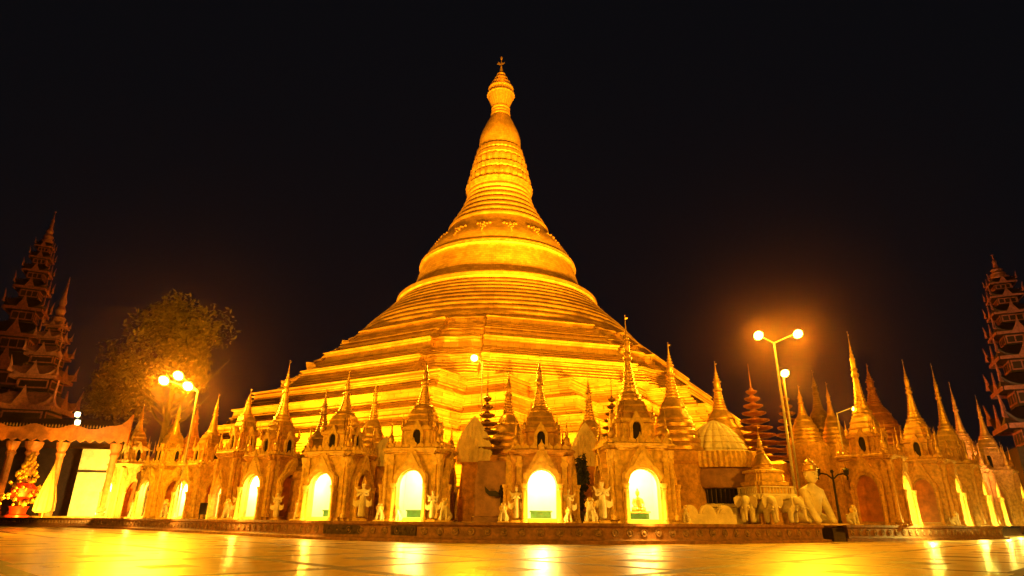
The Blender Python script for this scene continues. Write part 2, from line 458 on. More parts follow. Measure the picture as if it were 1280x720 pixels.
for lv in up:
    MB().loft([[(x, y, z) for x, y in turn(oct_redent(a*(.955 + .02*(26.2-z)/10)), rot0)] for z, a in bands(lv)]).build('upper_terrace', 'gold_plate', ST, sharp=25)

def torus_prof(pts, bulge, n=5, groove=.25):
    """between consecutive (z, r) put rounded mouldings"""
    out = []
    for (z0, r0), (z1, r1) in zip(pts, pts[1:]):
        out.append((z0, r0 - groove))
        for i in range(n+1):
            t = i/n
            out.append((z0 + (z1-z0)*(.06+.88*t), r0 + (r1-r0)*t + bulge*math.sin(math.pi*t)))
    out.append((pts[-1][0], pts[-1][1] - groove))
    return out
MB().lathe([(26.0, 25.0)] + torus_prof([(26.2,25.2),(27.1,24.5),(28.2,23.7),(29.2,22.8),(30.1,22.1),(31.0,21.2),(31.9,20.3),(32.8,19.4),(33.6,18.7),(34.4,18.0),(35.2,17.3)], .26, 5, .2), 96).build('ring_terrace', 'gold_plate', ST)
MB().lathe([(35.1,16.9),(35.3,17.4),(35.6,17.65),(36.2,17.6),(36.5,17.3),(36.62,16.7),(36.66,15.9)], 96).build('bell_lip', 'gold_plate', ST)
bell = MB().lathe([(36.6,15.7),(37.6,15.1),(38.8,14.7),(40.2,14.35),(41.6,13.95),(42.5,13.65),(42.55,13.95),(42.75,14.1),(43.05,14.05),(43.1,13.85),(43.2,14.0),(43.45,13.9),(43.55,13.35),
           (44.4,13.1),(45.3,12.75),(46.3,12.05),(47.4,11.2),(48.4,10.35),(49.3,9.75),(50.2,9.2),(50.25,8.5)], 96).build('bell', 'gold_plate', ST)
for k in range(16):                          # flower sprays on the shoulder of the bell
    mb = MB()
    for (u, v, r) in ((0,0,.3),(-.55,.35,.22),(.55,.35,.22),(-1.05,.55,.26),(1.05,.55,.26),(0,.6,.3),(-.35,-.5,.17),(.35,-.5,.17),(0,-.9,.2),(0,-1.5,.16),(0,-2.0,.11),(-.75,.95,.15),(.75,.95,.15)):
        z = 47.0 + v*.8
        rr = 11.5 - (z-47.0)*.80 + .02
        a = 2*math.pi*(k+.5)/16 + u/rr
        mb.lathe([(-r, .001), (-r*.6, r*.8), (0, r), (r*.6, r*.8), (r, .001)], 8, (rr*math.cos(a), rr*math.sin(a), z))
    mb.build('flower_spray', 'gold_leaf', bell)
MB().lathe([(50.0, 9.2)] + torus_prof([(50.2,9.25),(51.5,8.6),(52.8,7.85),(54.1,7.15),(55.4,6.55),(56.6,6.1),(57.6,5.8),(58.6,5.75)], .3, 5, .3), 72).build('turban_band', 'gold_plate', ST)
pet = lambda n, k: (lambda a, z: 1 + k*abs(math.sin(a*n)))
mb = MB()
mb.lathe([(58.55,5.4),(58.7,6.0),(59.6,6.25),(60.0,6.0),(60.1,5.4)], 96, mod=pet(14, .03))
mb.lathe([(60.05,5.4),(60.9,5.75),(61.7,5.6),(62.2,5.1)], 96, mod=pet(14, .06))
mb.lathe([(62.15,5.0),(62.5,5.35),(63.2,5.45),(63.6,5.0)], 96, mod=pet(18, .04))
mb.lathe([(63.55,4.6),(64.4,4.95),(65.1,4.9),(65.5,4.5)], 96, mod=pet(12, .07))
mb.lathe([(65.45,4.3),(65.8,4.8),(66.5,4.75),(66.8,4.3)], 96, mod=pet(18, .03))
mb.lathe([(66.75,4.2),(67.2,4.5),(67.9,4.4),(68.2,3.8)], 96, mod=pet(16, .03))
mb.build('lotus_band', 'gold_plate', ST)
MB().lathe([(68.1,3.5),(68.3,3.85),(69.4,4.05),(70.8,4.0),(72.2,3.65),(73.6,3.1),(74.8,2.6),(75.8,2.15),(76.4,1.85)], 64).build('banana_bud', 'gold_plate', ST)
MB().lathe([(76.3,1.8)] + torus_prof([(76.35,1.9),(77.1,1.8),(77.8,1.75),(78.5,1.8)], .12, 4, .1), 48).build('neck_ring', 'gold_plate', ST)
mb = MB()
mb.lathe([(78.4,1.6),(79.0,1.75),(79.8,2.0),(80.7,2.35),(81.3,2.55),(81.35,2.7),(81.6,2.7),(81.7,2.4),(82.3,2.35),(82.9,2.2),(82.95,2.45),(83.2,2.45),(83.3,2.0)], 48, mod=pet(12, .05))
mb.lathe([(83.2,2.1),(84.2,1.75),(84.25,1.95),(84.45,1.95),(84.5,1.6),(85.4,1.25),(85.45,1.42),(85.65,1.4),(85.7,1.1),(86.6,.75),(86.65,.9),(86.85,.85),(86.9,.6),(87.9,.3),(88.9,.14)], 32)
crown = mb.build('umbrella_crown', 'gold_leaf', ST)
for k in range(12):
    pass
mb = MB(); mb.tube((0,0,88.4), (0,0,90.6), .1, .07)
mb.plate([(-.9,89.5),(-.3,89.25),(.1,89.3),(.55,89.6),(.75,90.0),(.45,89.8),(.15,89.75),(-.2,89.65),(-.55,90.0),(-.7,89.75)], -.06, .06)
mb.lathe([(90.5,.01),(90.75,.22),(91.0,.28),(91.25,.2),(91.5,.01)], 10)
mb.build('vane', 'old_gold', crown)

# ------------------------------------------------------------------ shrines
def spire_prof(h, r):                         # a slender shrine spire, (z, r)
    p = [(0, r), (.025*h, r*1.02), (.03*h, r*.88), (.05*h, r*.84), (.055*h, r*.92), (.075*h, r*.9), (.08*h, r*.76), (.105*h, r*.66)]
    n = 8
    for i in range(n):                        # rings that taper
        t0 = i/n; z0 = (.11 + .34*t0)*h; z1 = (.11 + .34*(t0 + .6/n))*h; z2 = (.11 + .34*(t0 + .95/n))*h
        ra = r*(.66 - .40*t0**.75)
        p += [(z0, ra), (z1, ra*.99), (z1 + .004*h, ra*.8), (z2, ra*.78)]
    p += [(.46*h, r*.26), (.475*h, r*.36), (.5*h, r*.37), (.51*h, r*.24), (.53*h, r*.23), (.545*h, r*.32), (.56*h, r*.3), (.57*h, r*.2),
          (.6*h, r*.24), (.64*h, r*.25), (.69*h, r*.18), (.73*h, r*.1)]
    return p
def add_hti(parent, z, h, r, m='gold_leaf'):
    """the umbrella and the vane that crown a spire"""
    mb = MB()
    zz = z; rr = r
    for i in range(4):
        mb.lathe([(zz, rr*.6), (zz + .01*h, rr), (zz + .05*h, rr*.98), (zz + .08*h, rr*.62), (zz + .16*h, rr*.5)], 12)
        zz += .13*h; rr *= .72
    mb.lathe([(zz, rr*.8), (zz + .2*h, rr*.3), (zz + .36*h, .012)], 8)
    u = mb.build('umbrella', m, parent)
    mb = MB(); t = z + h
    mb.tube((0,0,zz + .3*h), (0,0,t), .014, .01, 6)
    mb.plate([(.0, t-.16*h), (.22*r+.08, t-.13*h), (.3*r+.1, t-.07*h), (.12, t-.09*h), (.0, t-.1*h)], -.012, .012)
    mb.lathe([(t-.04*h, .005), (t-.015*h, .04), (t+.01*h, .005)], 8)
    mb.build('vane', m, u)

def column(mb, x, y, z0, z1, r):
    h = z1 - z0
    mb.lathe([(0, r*1.6), (.05*h, r*1.6), (.07*h, r*1.2), (.12*h, r*1.25), (.14*h, r), (.8*h, r*.92), (.84*h, r*1.3), (.88*h, r*1.05), (.93*h, r*1.5), (h, r*1.7)], 10, (x, y, z0))
def finial(mb, x, y, z, h, r):
    mb.lathe([(0, r), (.1*h, r*1.05), (.14*h, r*.7), (.25*h, r*.85), (.36*h, r*.65), (.42*h, r*.3), (.47*h, r*.4), (.6*h, r*.2), (.65*h, r*.26), (.75*h, r*.12), (h, .008)], 10, (x, y, z))

def shrine(label, px, Y, rot, w, body_h, tip_py, niche, m='cream_plaster', sm='gold_leaf', lit=1.0, tier_h=None, tip_px=None, spire_r=None, tiers=3,
           group='shrines in the ring round the great stupa', light_col=(1, .74, .20), closed=False, y_extra=0, H=None, twin=False, narrow=.64, trim='cream_plaster', porch=85):
    loc = on(px, Y)
    t = thing('shrine', label, 'shrine', loc, R(rot), group)
    h = w/2; nw, nh = niche
    if H is None: H = at(px, tip_py, Y).z - PT
    zb = .14
    MB().stack(RD2, [(0, h*1.22), (.07, h*1.22), (.075, h*1.14), (zb, h*1.12)]).build('base', m, t)
    th = .16
    # body: four arched walls round a chamber
    mb = MB()
    for k in range(4):
        mb.x = Matrix.Rotation(k*math.pi/2, 4, 'Z')
        WW = w if k % 2 == 0 else w - 2*th - .004
        sp = nh*.62; a_h = nh
        arch_wall(mb, WW, body_h, nw, zb + sp - .0, a_h, -h, -h + th, zb)
    mb.x = None
    mb.box(-h+th+.002, h-th-.002, -h+th+.002, h-th-.002, body_h-.12, body_h-.004)
    mb.build('body', m, t)
    # the lit chamber lining, and blind panels in the other arches
    mb = MB(); q = h - th - .004
    mb.box(-q, q, q-.05, q, zb+.002, body_h-.13)
    mb.box(-q, -q+.05, -q, q-.052, zb+.002, body_h-.13); mb.box(q-.05, q, -q, q-.052, zb+.002, body_h-.13)
    mb.box(-q, q, -q, q-.052, zb-.02, zb+.02)
    if closed: mb.box(-q+.052, q-.052, -q, -q+.05, zb+.022, body_h-.13)
    mb.build('chamber_wall' if not closed else 'blind_panel', 'niche_wall' if not closed else 'orange_paint', t)
    if not closed:                            # the side arches are walled up
        for sx in (-1, 1):
            mb = MB(); mb.box(sx*(h-.07)-.03, sx*(h-.07)+.03, -nw*.55, nw*.55, zb+.03, min(nh*1.04, body_h-.2))
            mb.build('blind_panel', 'orange_paint', t)
    # porch round the niche: two columns and a flaming gable, on every side
    for k in range(4):
        if k == 2: continue
        mx = Matrix.Rotation(k*math.pi/2, 4, 'Z')
        mb = MB(); mb.x = mx
        flame_band(mb, nw*1.02, zb + nh*.62, nh*1.02, nw*.17, -h-.26, -h-.002, min(body_h*1.16, nh*1.48), 6, nw*.09)
        flame_band(mb, nw*1.16, zb + nh*.62, nh*1.1, nw*.06, -h-.32, -h-.262, min(body_h*1.05, nh*1.36), 6, 0)
        mb.build('pediment', trim, t)
        for sx in (-1, 1):
            mb = MB(); mb.x = mx
            column(mb, sx*(nw/2 + nw*.13), -h-.33, .0, zb + nh*.66, nw*.075)
            mb.build('column', trim, t)
    for sx in (-1, 1):
        for sy in (-1, 1):
            mb = MB(); column(mb, sx*(h-.02), sy*(h-.02), zb-.01, body_h+.01, h*.085); mb.build('column', m, t)
    for k in range(4):                        # square pilasters in relief
        if k == 2: continue
        for sx in (-1, 1):
            mb = MB(); mb.x = Matrix.Rotation(k*math.pi/2, 4, 'Z')
            x = sx*h*.80
            mb.box(x-h*.09, x+h*.09, -h-.07, -h+.004, zb+.01, body_h-.01)
            mb.box(x-h*.13, x+h*.13, -h-.10, -h-.066, zb+.012, zb+body_h*.10); mb.box(x-h*.13, x+h*.13, -h-.10, -h-.066, body_h*.84, body_h*.90)
            mb.box(x-h*.12, x+h*.12, -h-.09, -h-.066, body_h*.46, body_h*.50)
            mb.build('pilaster', trim, t)
    # cornice
    ch = body_h*.12
    MB().stack(RD2, [(body_h, h*1.04), (body_h+ch*.2, h*1.06), (body_h+ch*.3, h*1.14), (body_h+ch*.5, h*1.16), (body_h+ch*.55, h*1.22), (body_h+ch*.8, h*1.23), (body_h+ch, h*1.1)]).build('cornice', m, t)
    z = body_h + ch
    mb = MB(); cw = h*1.08; na = 7
    for k in range(4):                        # flame-shaped antefixes along the edge
        mb.x = Matrix.Rotation(k*math.pi/2, 4, 'Z')
        for i in range(na):
            x = -cw*.78 + 2*cw*.78*i/(na-1); s0 = cw/na*.9; hh0 = s0*(1.5 if i != na//2 else 2.4)
            mb.plate([(x-s0*.8, z-.02), (x-s0*.9, z+hh0*.35), (x-s0*.3, z+hh0*.6), (x, z+hh0), (x+s0*.3, z+hh0*.6), (x+s0*.9, z+hh0*.35), (x+s0*.8, z-.02)], -cw-.03, -cw+.05)
    mb.x = None; mb.build('cresting', trim, t)
    for sx in (-1, 1):
        for sy in (-1, 1):
            mb = MB(); finial(mb, sx*h*.92, sy*h*.92, z-.02, body_h*.5, h*.15); mb.build('finial', sm, t)
    # attic with small dark niches
    th_ = tier_h or body_h*.34; hh = h*narrow
    MB().stack(RD2, [(z-.01, hh*1.12), (z+th_*.1, hh*1.12), (z+th_*.12, hh), (z+th_*.82, hh*.98), (z+th_*.86, hh*1.1), (z+th_, hh*1.12)]).build('attic', m, t)
    for k in range(4):
        if k == 2: continue
        mx = Matrix.Rotation(k*math.pi/2, 4, 'Z')
        mb = MB(); mb.x = mx; zz = z + th_*.1
        mb.x = mx @ Matrix.Translation((0, 0, zz))
        flame_band(mb, hh*.46, th_*.5, th_*.78, hh*.16, -hh-.14, -hh+.1, th_*1.22, 4, hh*.06)
        g_ = mb.build('attic_gable', trim, t)
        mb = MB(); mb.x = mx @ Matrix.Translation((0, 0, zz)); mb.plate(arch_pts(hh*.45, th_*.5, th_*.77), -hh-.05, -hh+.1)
        mb.build('opening', 'shade_black', g_)  # solid black plate, the niche's inner shade put into its colour
    z += th_
    # stepped roof
    lv = []; top_r = spire_r or h*.42; zr = z
    rh = body_h*.30
    for i in range(tiers):
        a = hh + (top_r-hh)*(i/tiers); b = hh + (top_r-hh)*((i+1)/tiers)
        s0 = rh/tiers
        lv += [(zr, a*1.04), (zr+s0*.25, a*1.06), (zr+s0*.3, a*.96), (zr+s0*.95, (a+b)/2*.94)]; zr += s0
    MB().stack(RD3, lv).build('stepped_roof', m if twin else sm, t)
    for sx in (-1, 1):
        for sy in (-1, 1):
            mb = MB(); finial(mb, sx*hh*.95, sy*hh*.95, z-.02, body_h*.26, h*.085); mb.build('finial', sm, t)
    # spire
    hs = H - zr
    so = MB().lathe([(a_+zr-.01, b_) for a_, b_ in spire_prof(hs, top_r*1.08)], 16).build('spire', sm, t, sharp=40)
    add_hti(so, zr + hs*.66, hs*.34, top_r*.30, sm)
    if not closed:
        mb = MB(); mb.box(-nw*.36, nw*.36, -h*.3, h*.35, zb+.02, zb+nh*.13)
        mb.box(-nw*.4, nw*.4, -h*.34, h*.4, zb+nh*.13, zb+nh*.16)
        mb.build('altar', 'green_cloth', t)
    if lit and not closed:
        if porch: lamp('POINT', (0, -h-.95, .35), porch, (1, .5, .05) if porch < 100 else light_col, .08, name='porch_fill', parent=t)  # added unseen fill before the lit niche, brightening columns and gable
        lo = lamp('POINT', (0, -h*.25, body_h*.78), 115*lit*nw*nh, light_col, .12, name='niche_lamp', parent=t)
    return t

# front row, from left to right
shrine('shrine with narrow bright niche beside the pale lit wall', 150, 58, -34, 2.5, 4.1, 505, (1.35, 3.0), 'cream_plaster', lit=2)
shrine('shrine behind the low hedge of statues, left of the three-headed lamp post', 198, 49, -32, 2.35, 3.4, 500, (1.25, 2.6), 'cream_plaster', lit=2)
shrine('broad shrine with two lit openings just right of the three-headed lamp post', 247, 43, -32, 2.3, 3.0, 492, (1.2, 2.25), 'cream_plaster', lit=1.6)
shrine('tall crowded shrine with a small lit round-topped window', 289, 40.5, -32, 2.0, 3.5, 486, (.85, 1.9), 'tan_plaster', lit=1.2)
shrine('shrine with slanted bright doorway and plain brown flank wall', 336, 35.8, -30, 2.35, 2.95, 450, (1.25, 2.25), 'tan_plaster', lit=1.2)
shrine('small shrine with bright doorway between dark purple stupa and tall statue', 418, 31.2, -18, 2.35, 2.75, 462, (1.15, 2.05), 'cream_plaster', lit=1.1)
shrine('shrine with bright doorway and green altar, left of the plaster buttress with bird', 522, 28.9, -9, 2.35, 2.7, 443, (1.1, 2.05), 'cream_plaster', lit=1.1)
shrine('shrine with bright doorway between the bird bracket and the dark shrub', 676, 27.6, 0, 2.3, 2.55, 442, (1.15, 2.0), 'tan_plaster', lit=1.1)
shrine('largest front shrine with seated figure silhouetted in its bright doorway', 796, 28.0, 4, 2.55, 2.85, 394, (1.25, 2.1), 'cream_plaster', lit=1.1, tier_h=1.05)
# right plinth: shrines that face away to the right
RG = 'shrines on the right plinth'; YG = (1, .80, .12)
def rs(label, px, Y, rot, w, bh, tip, lit, **k):
    shrine(label, px, Y, rot, w, bh, tip, (w*.46, bh*.76), 'tan_plaster', lit=lit, light_col=YG, group=RG, trim='tan_plaster', porch=170, **k)
rs('brown shrine with a closed arch facing us, first on right plinth', 1104, 36.5, 42, 2.55, 3.3, 415, 1.6, sm='gold_leaf')
rs('tall brown shrine next after the closed-arch shrine', 1172, 41.0, 43, 2.5, 3.5, 450, 1.6, sm='gold_leaf')
rs('brown shrine third along the right plinth, lit slit beside it', 1210, 45.5, 43, 2.3, 3.6, 455, 1.5, sm='gold_leaf')
rs('brown shrine fourth along the right plinth with thin spire', 1229, 50.5, 44, 2.3, 3.7, 478, 1.5, sm='gold_leaf')
rs('stubby-spired brown shrine at the far right end, before the dark tower', 1260, 55.5, 44, 2.5, 4.0, 494, 1.4, sm='gold_leaf')

# ------------------------------------------------------------------ gold stupas in the second row
def small_stupa(label, px, Y, tip_py, base_py, r, m='gold_leaf', group='small gold stupas in the second row', tag_cat='stupa', slender=1.0):
    loc = on(px, Y)
    t = thing('small_stupa', label, tag_cat, loc, R(22.5), group)
    H = at(px, tip_py, Y).z - PT
    zb = at(px, base_py, Y).z - PT
    MB().stack(ngon(8), [(0, r*1.5), (zb*.15, r*1.5), (zb*.18, r*1.38), (zb*.8, r*1.3), (zb*.85, r*1.42), (zb*.97, r*1.42), (zb, r*1.3)]).build('pedestal', 'tan_plaster', t)
    hs = H - zb
    lv = []; n = 4
    for i in range(n):
        a = r*(1.16 - .36*i/n); z0 = zb + hs*.27*i/n; z1 = zb + hs*.27*(i+1)/n
        lv += [(z0, a*.98), (z0 + (z1-z0)*.12, a*1.03), (z0 + (z1-z0)*.55, a*1.04), (z0 + (z1-z0)*.66, a*.96), (z1-.005, a*.92)]
    MB().lathe(lv, 32).build('ring_base', m, t)
    z = zb + hs*.27; rb = r*.80
    p = [(z-.01, rb), (z+.012*hs, rb*1.03), (z+.03*hs, rb), (z+.06*hs, rb*.86), (z+.1*hs, rb*.77), (z+.105*hs, rb*.8), (z+.115*hs, rb*.8), (z+.12*hs, rb*.74), (z+.16*hs, rb*.64), (z+.19*hs, rb*.5), (z+.205*hs, rb*.44)]
    so = MB().lathe(p, 32).build('bell', m, t)
    zs = z + .2*hs; n = 7; p = []
    for i in range(n):
        ra = rb*(.44 - .24*(i/n)**.85); z0 = zs + .2*hs*i/n; dz = .2*hs/n
        p += [(z0, ra*.86), (z0+dz*.15, ra), (z0+dz*.7, ra*.98), (z0+dz*.85, ra*.84)]
    zt = zs + .2*hs
    p += [(zt, rb*.2), (zt+.015*hs, rb*.27), (zt+.03*hs, rb*.26), (zt+.04*hs, rb*.17), (zt+.07*hs, rb*.2), (zt+.11*hs, rb*.16), (zt+.14*hs, rb*.08)]
    sp = MB().lathe(p, 20).build('spire', m, t)
    add_hti(sp, zt + .1*hs, hs - (zt + .1*hs - zb), rb*.26, m)
    return t
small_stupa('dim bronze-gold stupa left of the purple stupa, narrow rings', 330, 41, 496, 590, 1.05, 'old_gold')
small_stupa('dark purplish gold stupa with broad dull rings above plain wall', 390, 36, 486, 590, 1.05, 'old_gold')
small_stupa('slim stupa partly hidden behind the shrine right of purple stupa', 456, 36, 472, 575, .8, 'gold_leaf')
small_stupa('gold stupa between the central lamp post and the next shrine', 634, 33, 458, 578, .95, 'gold_leaf')
small_stupa('gold stupa rising behind the white flame ornament and the shrub', 741, 32.5, 467, 582, .9, 'gold_leaf')
small_stupa('biggest second-row gold stupa, right of the largest front shrine', 853, 35, 428, 566, 1.2, 'gold_leaf')
small_stupa('gold stupa behind the white shell ornament on its drum', 915, 40, 452, 572, 1.35, 'gold_leaf')
small_stupa('slender bright stupa just right of the tall twin-headed lamp mast', 1024, 44, 482, 555, .95, 'gold_leaf')
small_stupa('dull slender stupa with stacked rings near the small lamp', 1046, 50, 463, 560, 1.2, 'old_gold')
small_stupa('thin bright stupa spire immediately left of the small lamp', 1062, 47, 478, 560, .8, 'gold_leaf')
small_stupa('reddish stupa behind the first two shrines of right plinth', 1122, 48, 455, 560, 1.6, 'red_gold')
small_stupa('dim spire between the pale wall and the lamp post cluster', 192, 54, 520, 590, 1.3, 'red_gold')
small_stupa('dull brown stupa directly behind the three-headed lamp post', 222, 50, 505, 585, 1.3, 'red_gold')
small_stupa('tiny spire tip behind crowded shrine with round-topped window', 285, 46, 500, 580, 1.1, 'gold_leaf')
small_stupa('faint thin spire deep behind the far right shrines', 1166, 56, 505, 570, 1.0, 'old_gold')

def umbrella_tree(label, px, Y, tip_py, base_py, r, m, tiers=7, seg=24, n=7):
    loc = on(px, Y); t = thing('tiered_umbrella', label, 'umbrella tree', loc, 0, 'tiered offering umbrellas')
    H = at(px, tip_py, Y).z - PT; zb = at(px, base_py, Y).z - PT
    MB().stack(RD2, [(0, r*.9), (.2, r*.9), (.22, r*.75), (zb*.8, r*.5), (zb*.9, r*.7), (zb, r*.72)]).build('pedestal', 'tan_plaster', t)
    hs = H - zb
    MB().tube((0,0,zb-.05), (0,0,H), r*.09, .015, 8).build('pole', m, t)
    for i in range(tiers):
        u = i/tiers; z = zb + hs*(.04 + .72*u); a = r*(1 - .86*u**.9); dz = hs*.72/tiers
        MB().lathe([(z, a*.3), (z+dz*.08, a*.66), (z+dz*.3, a*.97), (z+dz*.46, a*1.0), (z+dz*.5, a*.9), (z+dz*.58, a*.42), (z+dz*.85, a*.25)], seg*2, mod=pet(n, .10)).build('canopy', m, t)
    return t
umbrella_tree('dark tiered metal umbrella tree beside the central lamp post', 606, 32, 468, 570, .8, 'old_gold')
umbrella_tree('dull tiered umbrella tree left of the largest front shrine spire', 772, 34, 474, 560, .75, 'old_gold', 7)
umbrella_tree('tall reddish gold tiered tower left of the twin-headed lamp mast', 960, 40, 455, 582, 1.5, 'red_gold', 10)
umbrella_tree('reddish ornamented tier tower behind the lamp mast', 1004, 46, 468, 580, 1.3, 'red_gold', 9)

# ------------------------------------------------------------------ white flame and shell ornaments
def crest(label, px, Y, y_top, y_bot, wpx, m='white_plaster', shell=False, flutes=9):
    loc = at(px, y_bot, Y); top = at(px, y_top, Y).z; H = top - loc.z
    hw = wpx/2 * (Y*_c)/F
    t = thing('crest_ornament', label, 'ornament', loc, 0, 'white plaster crests')
    prof = []
    for i in range(43):
        u = i/42
        r = (math.sin(math.pi*min(1, .36 + .64*u))**.85 if not shell else math.sqrt(max(0, 1-(u*.98)**2.4)))*hw
        prof.append((u*H, max(.01, r)))
    MB().lathe(prof, 72, sx=1, sy=.38, mod=lambda a, z: (1 + .2*abs(math.cos(a*flutes)))*(1 - .06*((z/H*13) % 1))).build('fluted_leaf', m, t)
    # foot down to the plinth
    MB().stack(SQ, [(PT - loc.z, hw*.95), (-.1, hw*.7), (.04, hw*.85)]).build('foot', 'tan_plaster', t)
    return t
crest('white flame-shaped crest left of the dark umbrella tree', 592, 31.5, 520, 580, 40)
crest('white flame-shaped crest behind the dark shrub', 733, 30.5, 528, 585, 34)
crest('pale crest ornament peeking behind bright doorway shrine and purple stupa', 480, 33, 545, 585, 34)

# round drum building with a white shell on top
loc = on(905, 35.5)
t = thing('round_drum_shrine', 'broad round drum shrine with dark grille band and white shell top', 'shrine', loc)
MB().lathe([(0,2.35),(.25,2.35),(.28,2.2),(.75,2.15),(.8,2.28),(.95,2.28),(.98,2.05)], 48).build('pedestal', 'white_plaster', t)
MB().lathe([(.9,2.02),(1.75,2.02)], 48).build('dark_band', 'shade_black', t)  # black core, the shade behind the grille put into colour
mb = MB()
for k in range(60):
    a = 2*math.pi*k/60; mb.tube((2.12*math.cos(a), 2.12*math.sin(a), .95), (2.12*math.cos(a), 2.12*math.sin(a), 1.72), .035, seg=6)
mb.build('grille', 'dark_wood', t)
MB().lathe([(1.7,2.1),(1.74,2.3),(1.95,2.4),(2.3,2.42),(2.6,2.3),(2.75,2.15),(2.8,2.3),(3.0,2.42),(3.3,2.4),(3.5,2.2),(3.6,1.9)], 64).build('drum', 'rose_plaster', t)
MB().lathe([(2.75,2.36),(3.0,2.5),(3.3,2.5),(3.55,2.42),(3.6,2.2)], 120, mod=pet(30, .035)).build('fringe', 'cream_plaster', t)
mb = MB()
for k in range(9):
    pass
prof = [(3.5 + 1.95*i/40, max(.02, 1.55*(1-(i/40)**1.9)**.72)) for i in range(41)]
MB().lathe(prof, 160, sx=1, sy=.7, mod=lambda a, z: (1 + .13*abs(math.cos(a*9)))*(1 - .06*(((z-3.5)*3) % 1))).build('shell', 'white_plaster', t)
# low white wall with three half-round tablets
loc = on(885, 30.6)
t = thing('low_wall', 'low white wall topped by three half-round tablets', 'wall', loc, R(8))
MB().box(-1.35, 1.35, -.15, .15, 0, .42).build('wall_block', 'white_plaster', t)
for x in (-.85, 0, .85):
    mb = MB(); mb.plate([(x + .38*math.cos(math.pi*i/14), .42 + .4*math.sin(math.pi*i/14)) for i in range(15)], -.11, .11)
    mb.plate([(x + .28*math.cos(math.pi*i/14), .45 + .28*math.sin(math.pi*i/14)) for i in range(15)], -.15, -.105)
    mb.build('half_round_tablet', 'white_plaster', t)
# plaster buttress with the dark bird bracket
loc = on(614, 29.2)
o = MB().stack(redent(1, .1), [(0,.85),(.2,.85),(.24,.74),(1.7,.72),(2.2,.62),(2.45,.66),(2.55,.6)]).build('plaster_buttress', 'rose_plaster', None, loc=loc)
tag(o, 'pinkish plaster buttress between two bright-doored shrines, dark bird in front', 'buttress')
loc2 = on(626, 28.2) + Vector((0, 0, 1.15))
t = thing('bird_bracket', 'dark bird with spread wings on a bracket before the pinkish buttress', 'bird ornament', loc2)
MB().lathe([(-.14,.02),(-.1,.1),(.02,.15),(.14,.1),(.2,.06),(.28,.075),(.33,.05),(.36,.005)], 12, (0,0,0), 1, .9).build('body', 'dark_iron', t)
for sx in (-1, 1):
    MB().plate([(sx*.08,.02),(sx*.25,.12),(sx*.5,.1),(sx*.72,.3),(sx*.68,.05),(sx*.5,-.1),(sx*.25,-.12),(sx*.08,-.1)], -.03, .03).build('wing', 'dark_iron', t)
mb = MB(); mb.tube((0,0,-.12), (0,.28,-.42), .04); mb.tube((0,0,-.1), (0,.0,-1.15), .035); mb.build('bracket', 'dark_iron', t)

# ------------------------------------------------------------------ statues (one skinned body each)
def skin(name, nodes, edges, m, parent=None, sub=1, loc=None):
    me = bpy.data.meshes.new(name); me.from_pydata([n[0] for n in nodes], edges, []); me.update()
    o = bpy.data.objects.new(name, me); col.objects.link(o)
    sk = o.modifiers.new('skin', 'SKIN'); ss = o.modifiers.new('sub', 'SUBSURF'); ss.levels = sub; ss.render_levels = sub
    for v, n in zip(me.skin_vertices[0].data, nodes):
        r = n[1]; v.radius = r if isinstance(r, tuple) else (r, r)
    me.skin_vertices[0].data[0].use_root = True
    dg = bpy.context.evaluated_depsgraph_get(); dg.update()
    nm = bpy.data.meshes.new_from_object(o.evaluated_get(dg)); nm.name = name
    bpy.data.objects.remove(o); bpy.data.meshes.remove(me)
    o = bpy.data.objects.new(name, nm); col.objects.link(o); nm.materials.clear(); nm.materials.append(M[m]); nm.shade_smooth()
    if parent: o.parent = parent
    if loc is not None: o.location = loc
    return o
def join_into(o, mb):
    """weld a mesh builder's shapes into an existing mesh object"""
    b = bmesh.new(); b.from_mesh(o.data)
    me = bpy.data.meshes.new('tmp'); me.from_pydata([tuple(p) for p in mb.v], [], mb.f); me.update(); bmfix(me)
    b.from_mesh(me); bpy.data.meshes.remove(me)
    b.to_mesh(o.data); b.free(); o.data.shade_smooth()

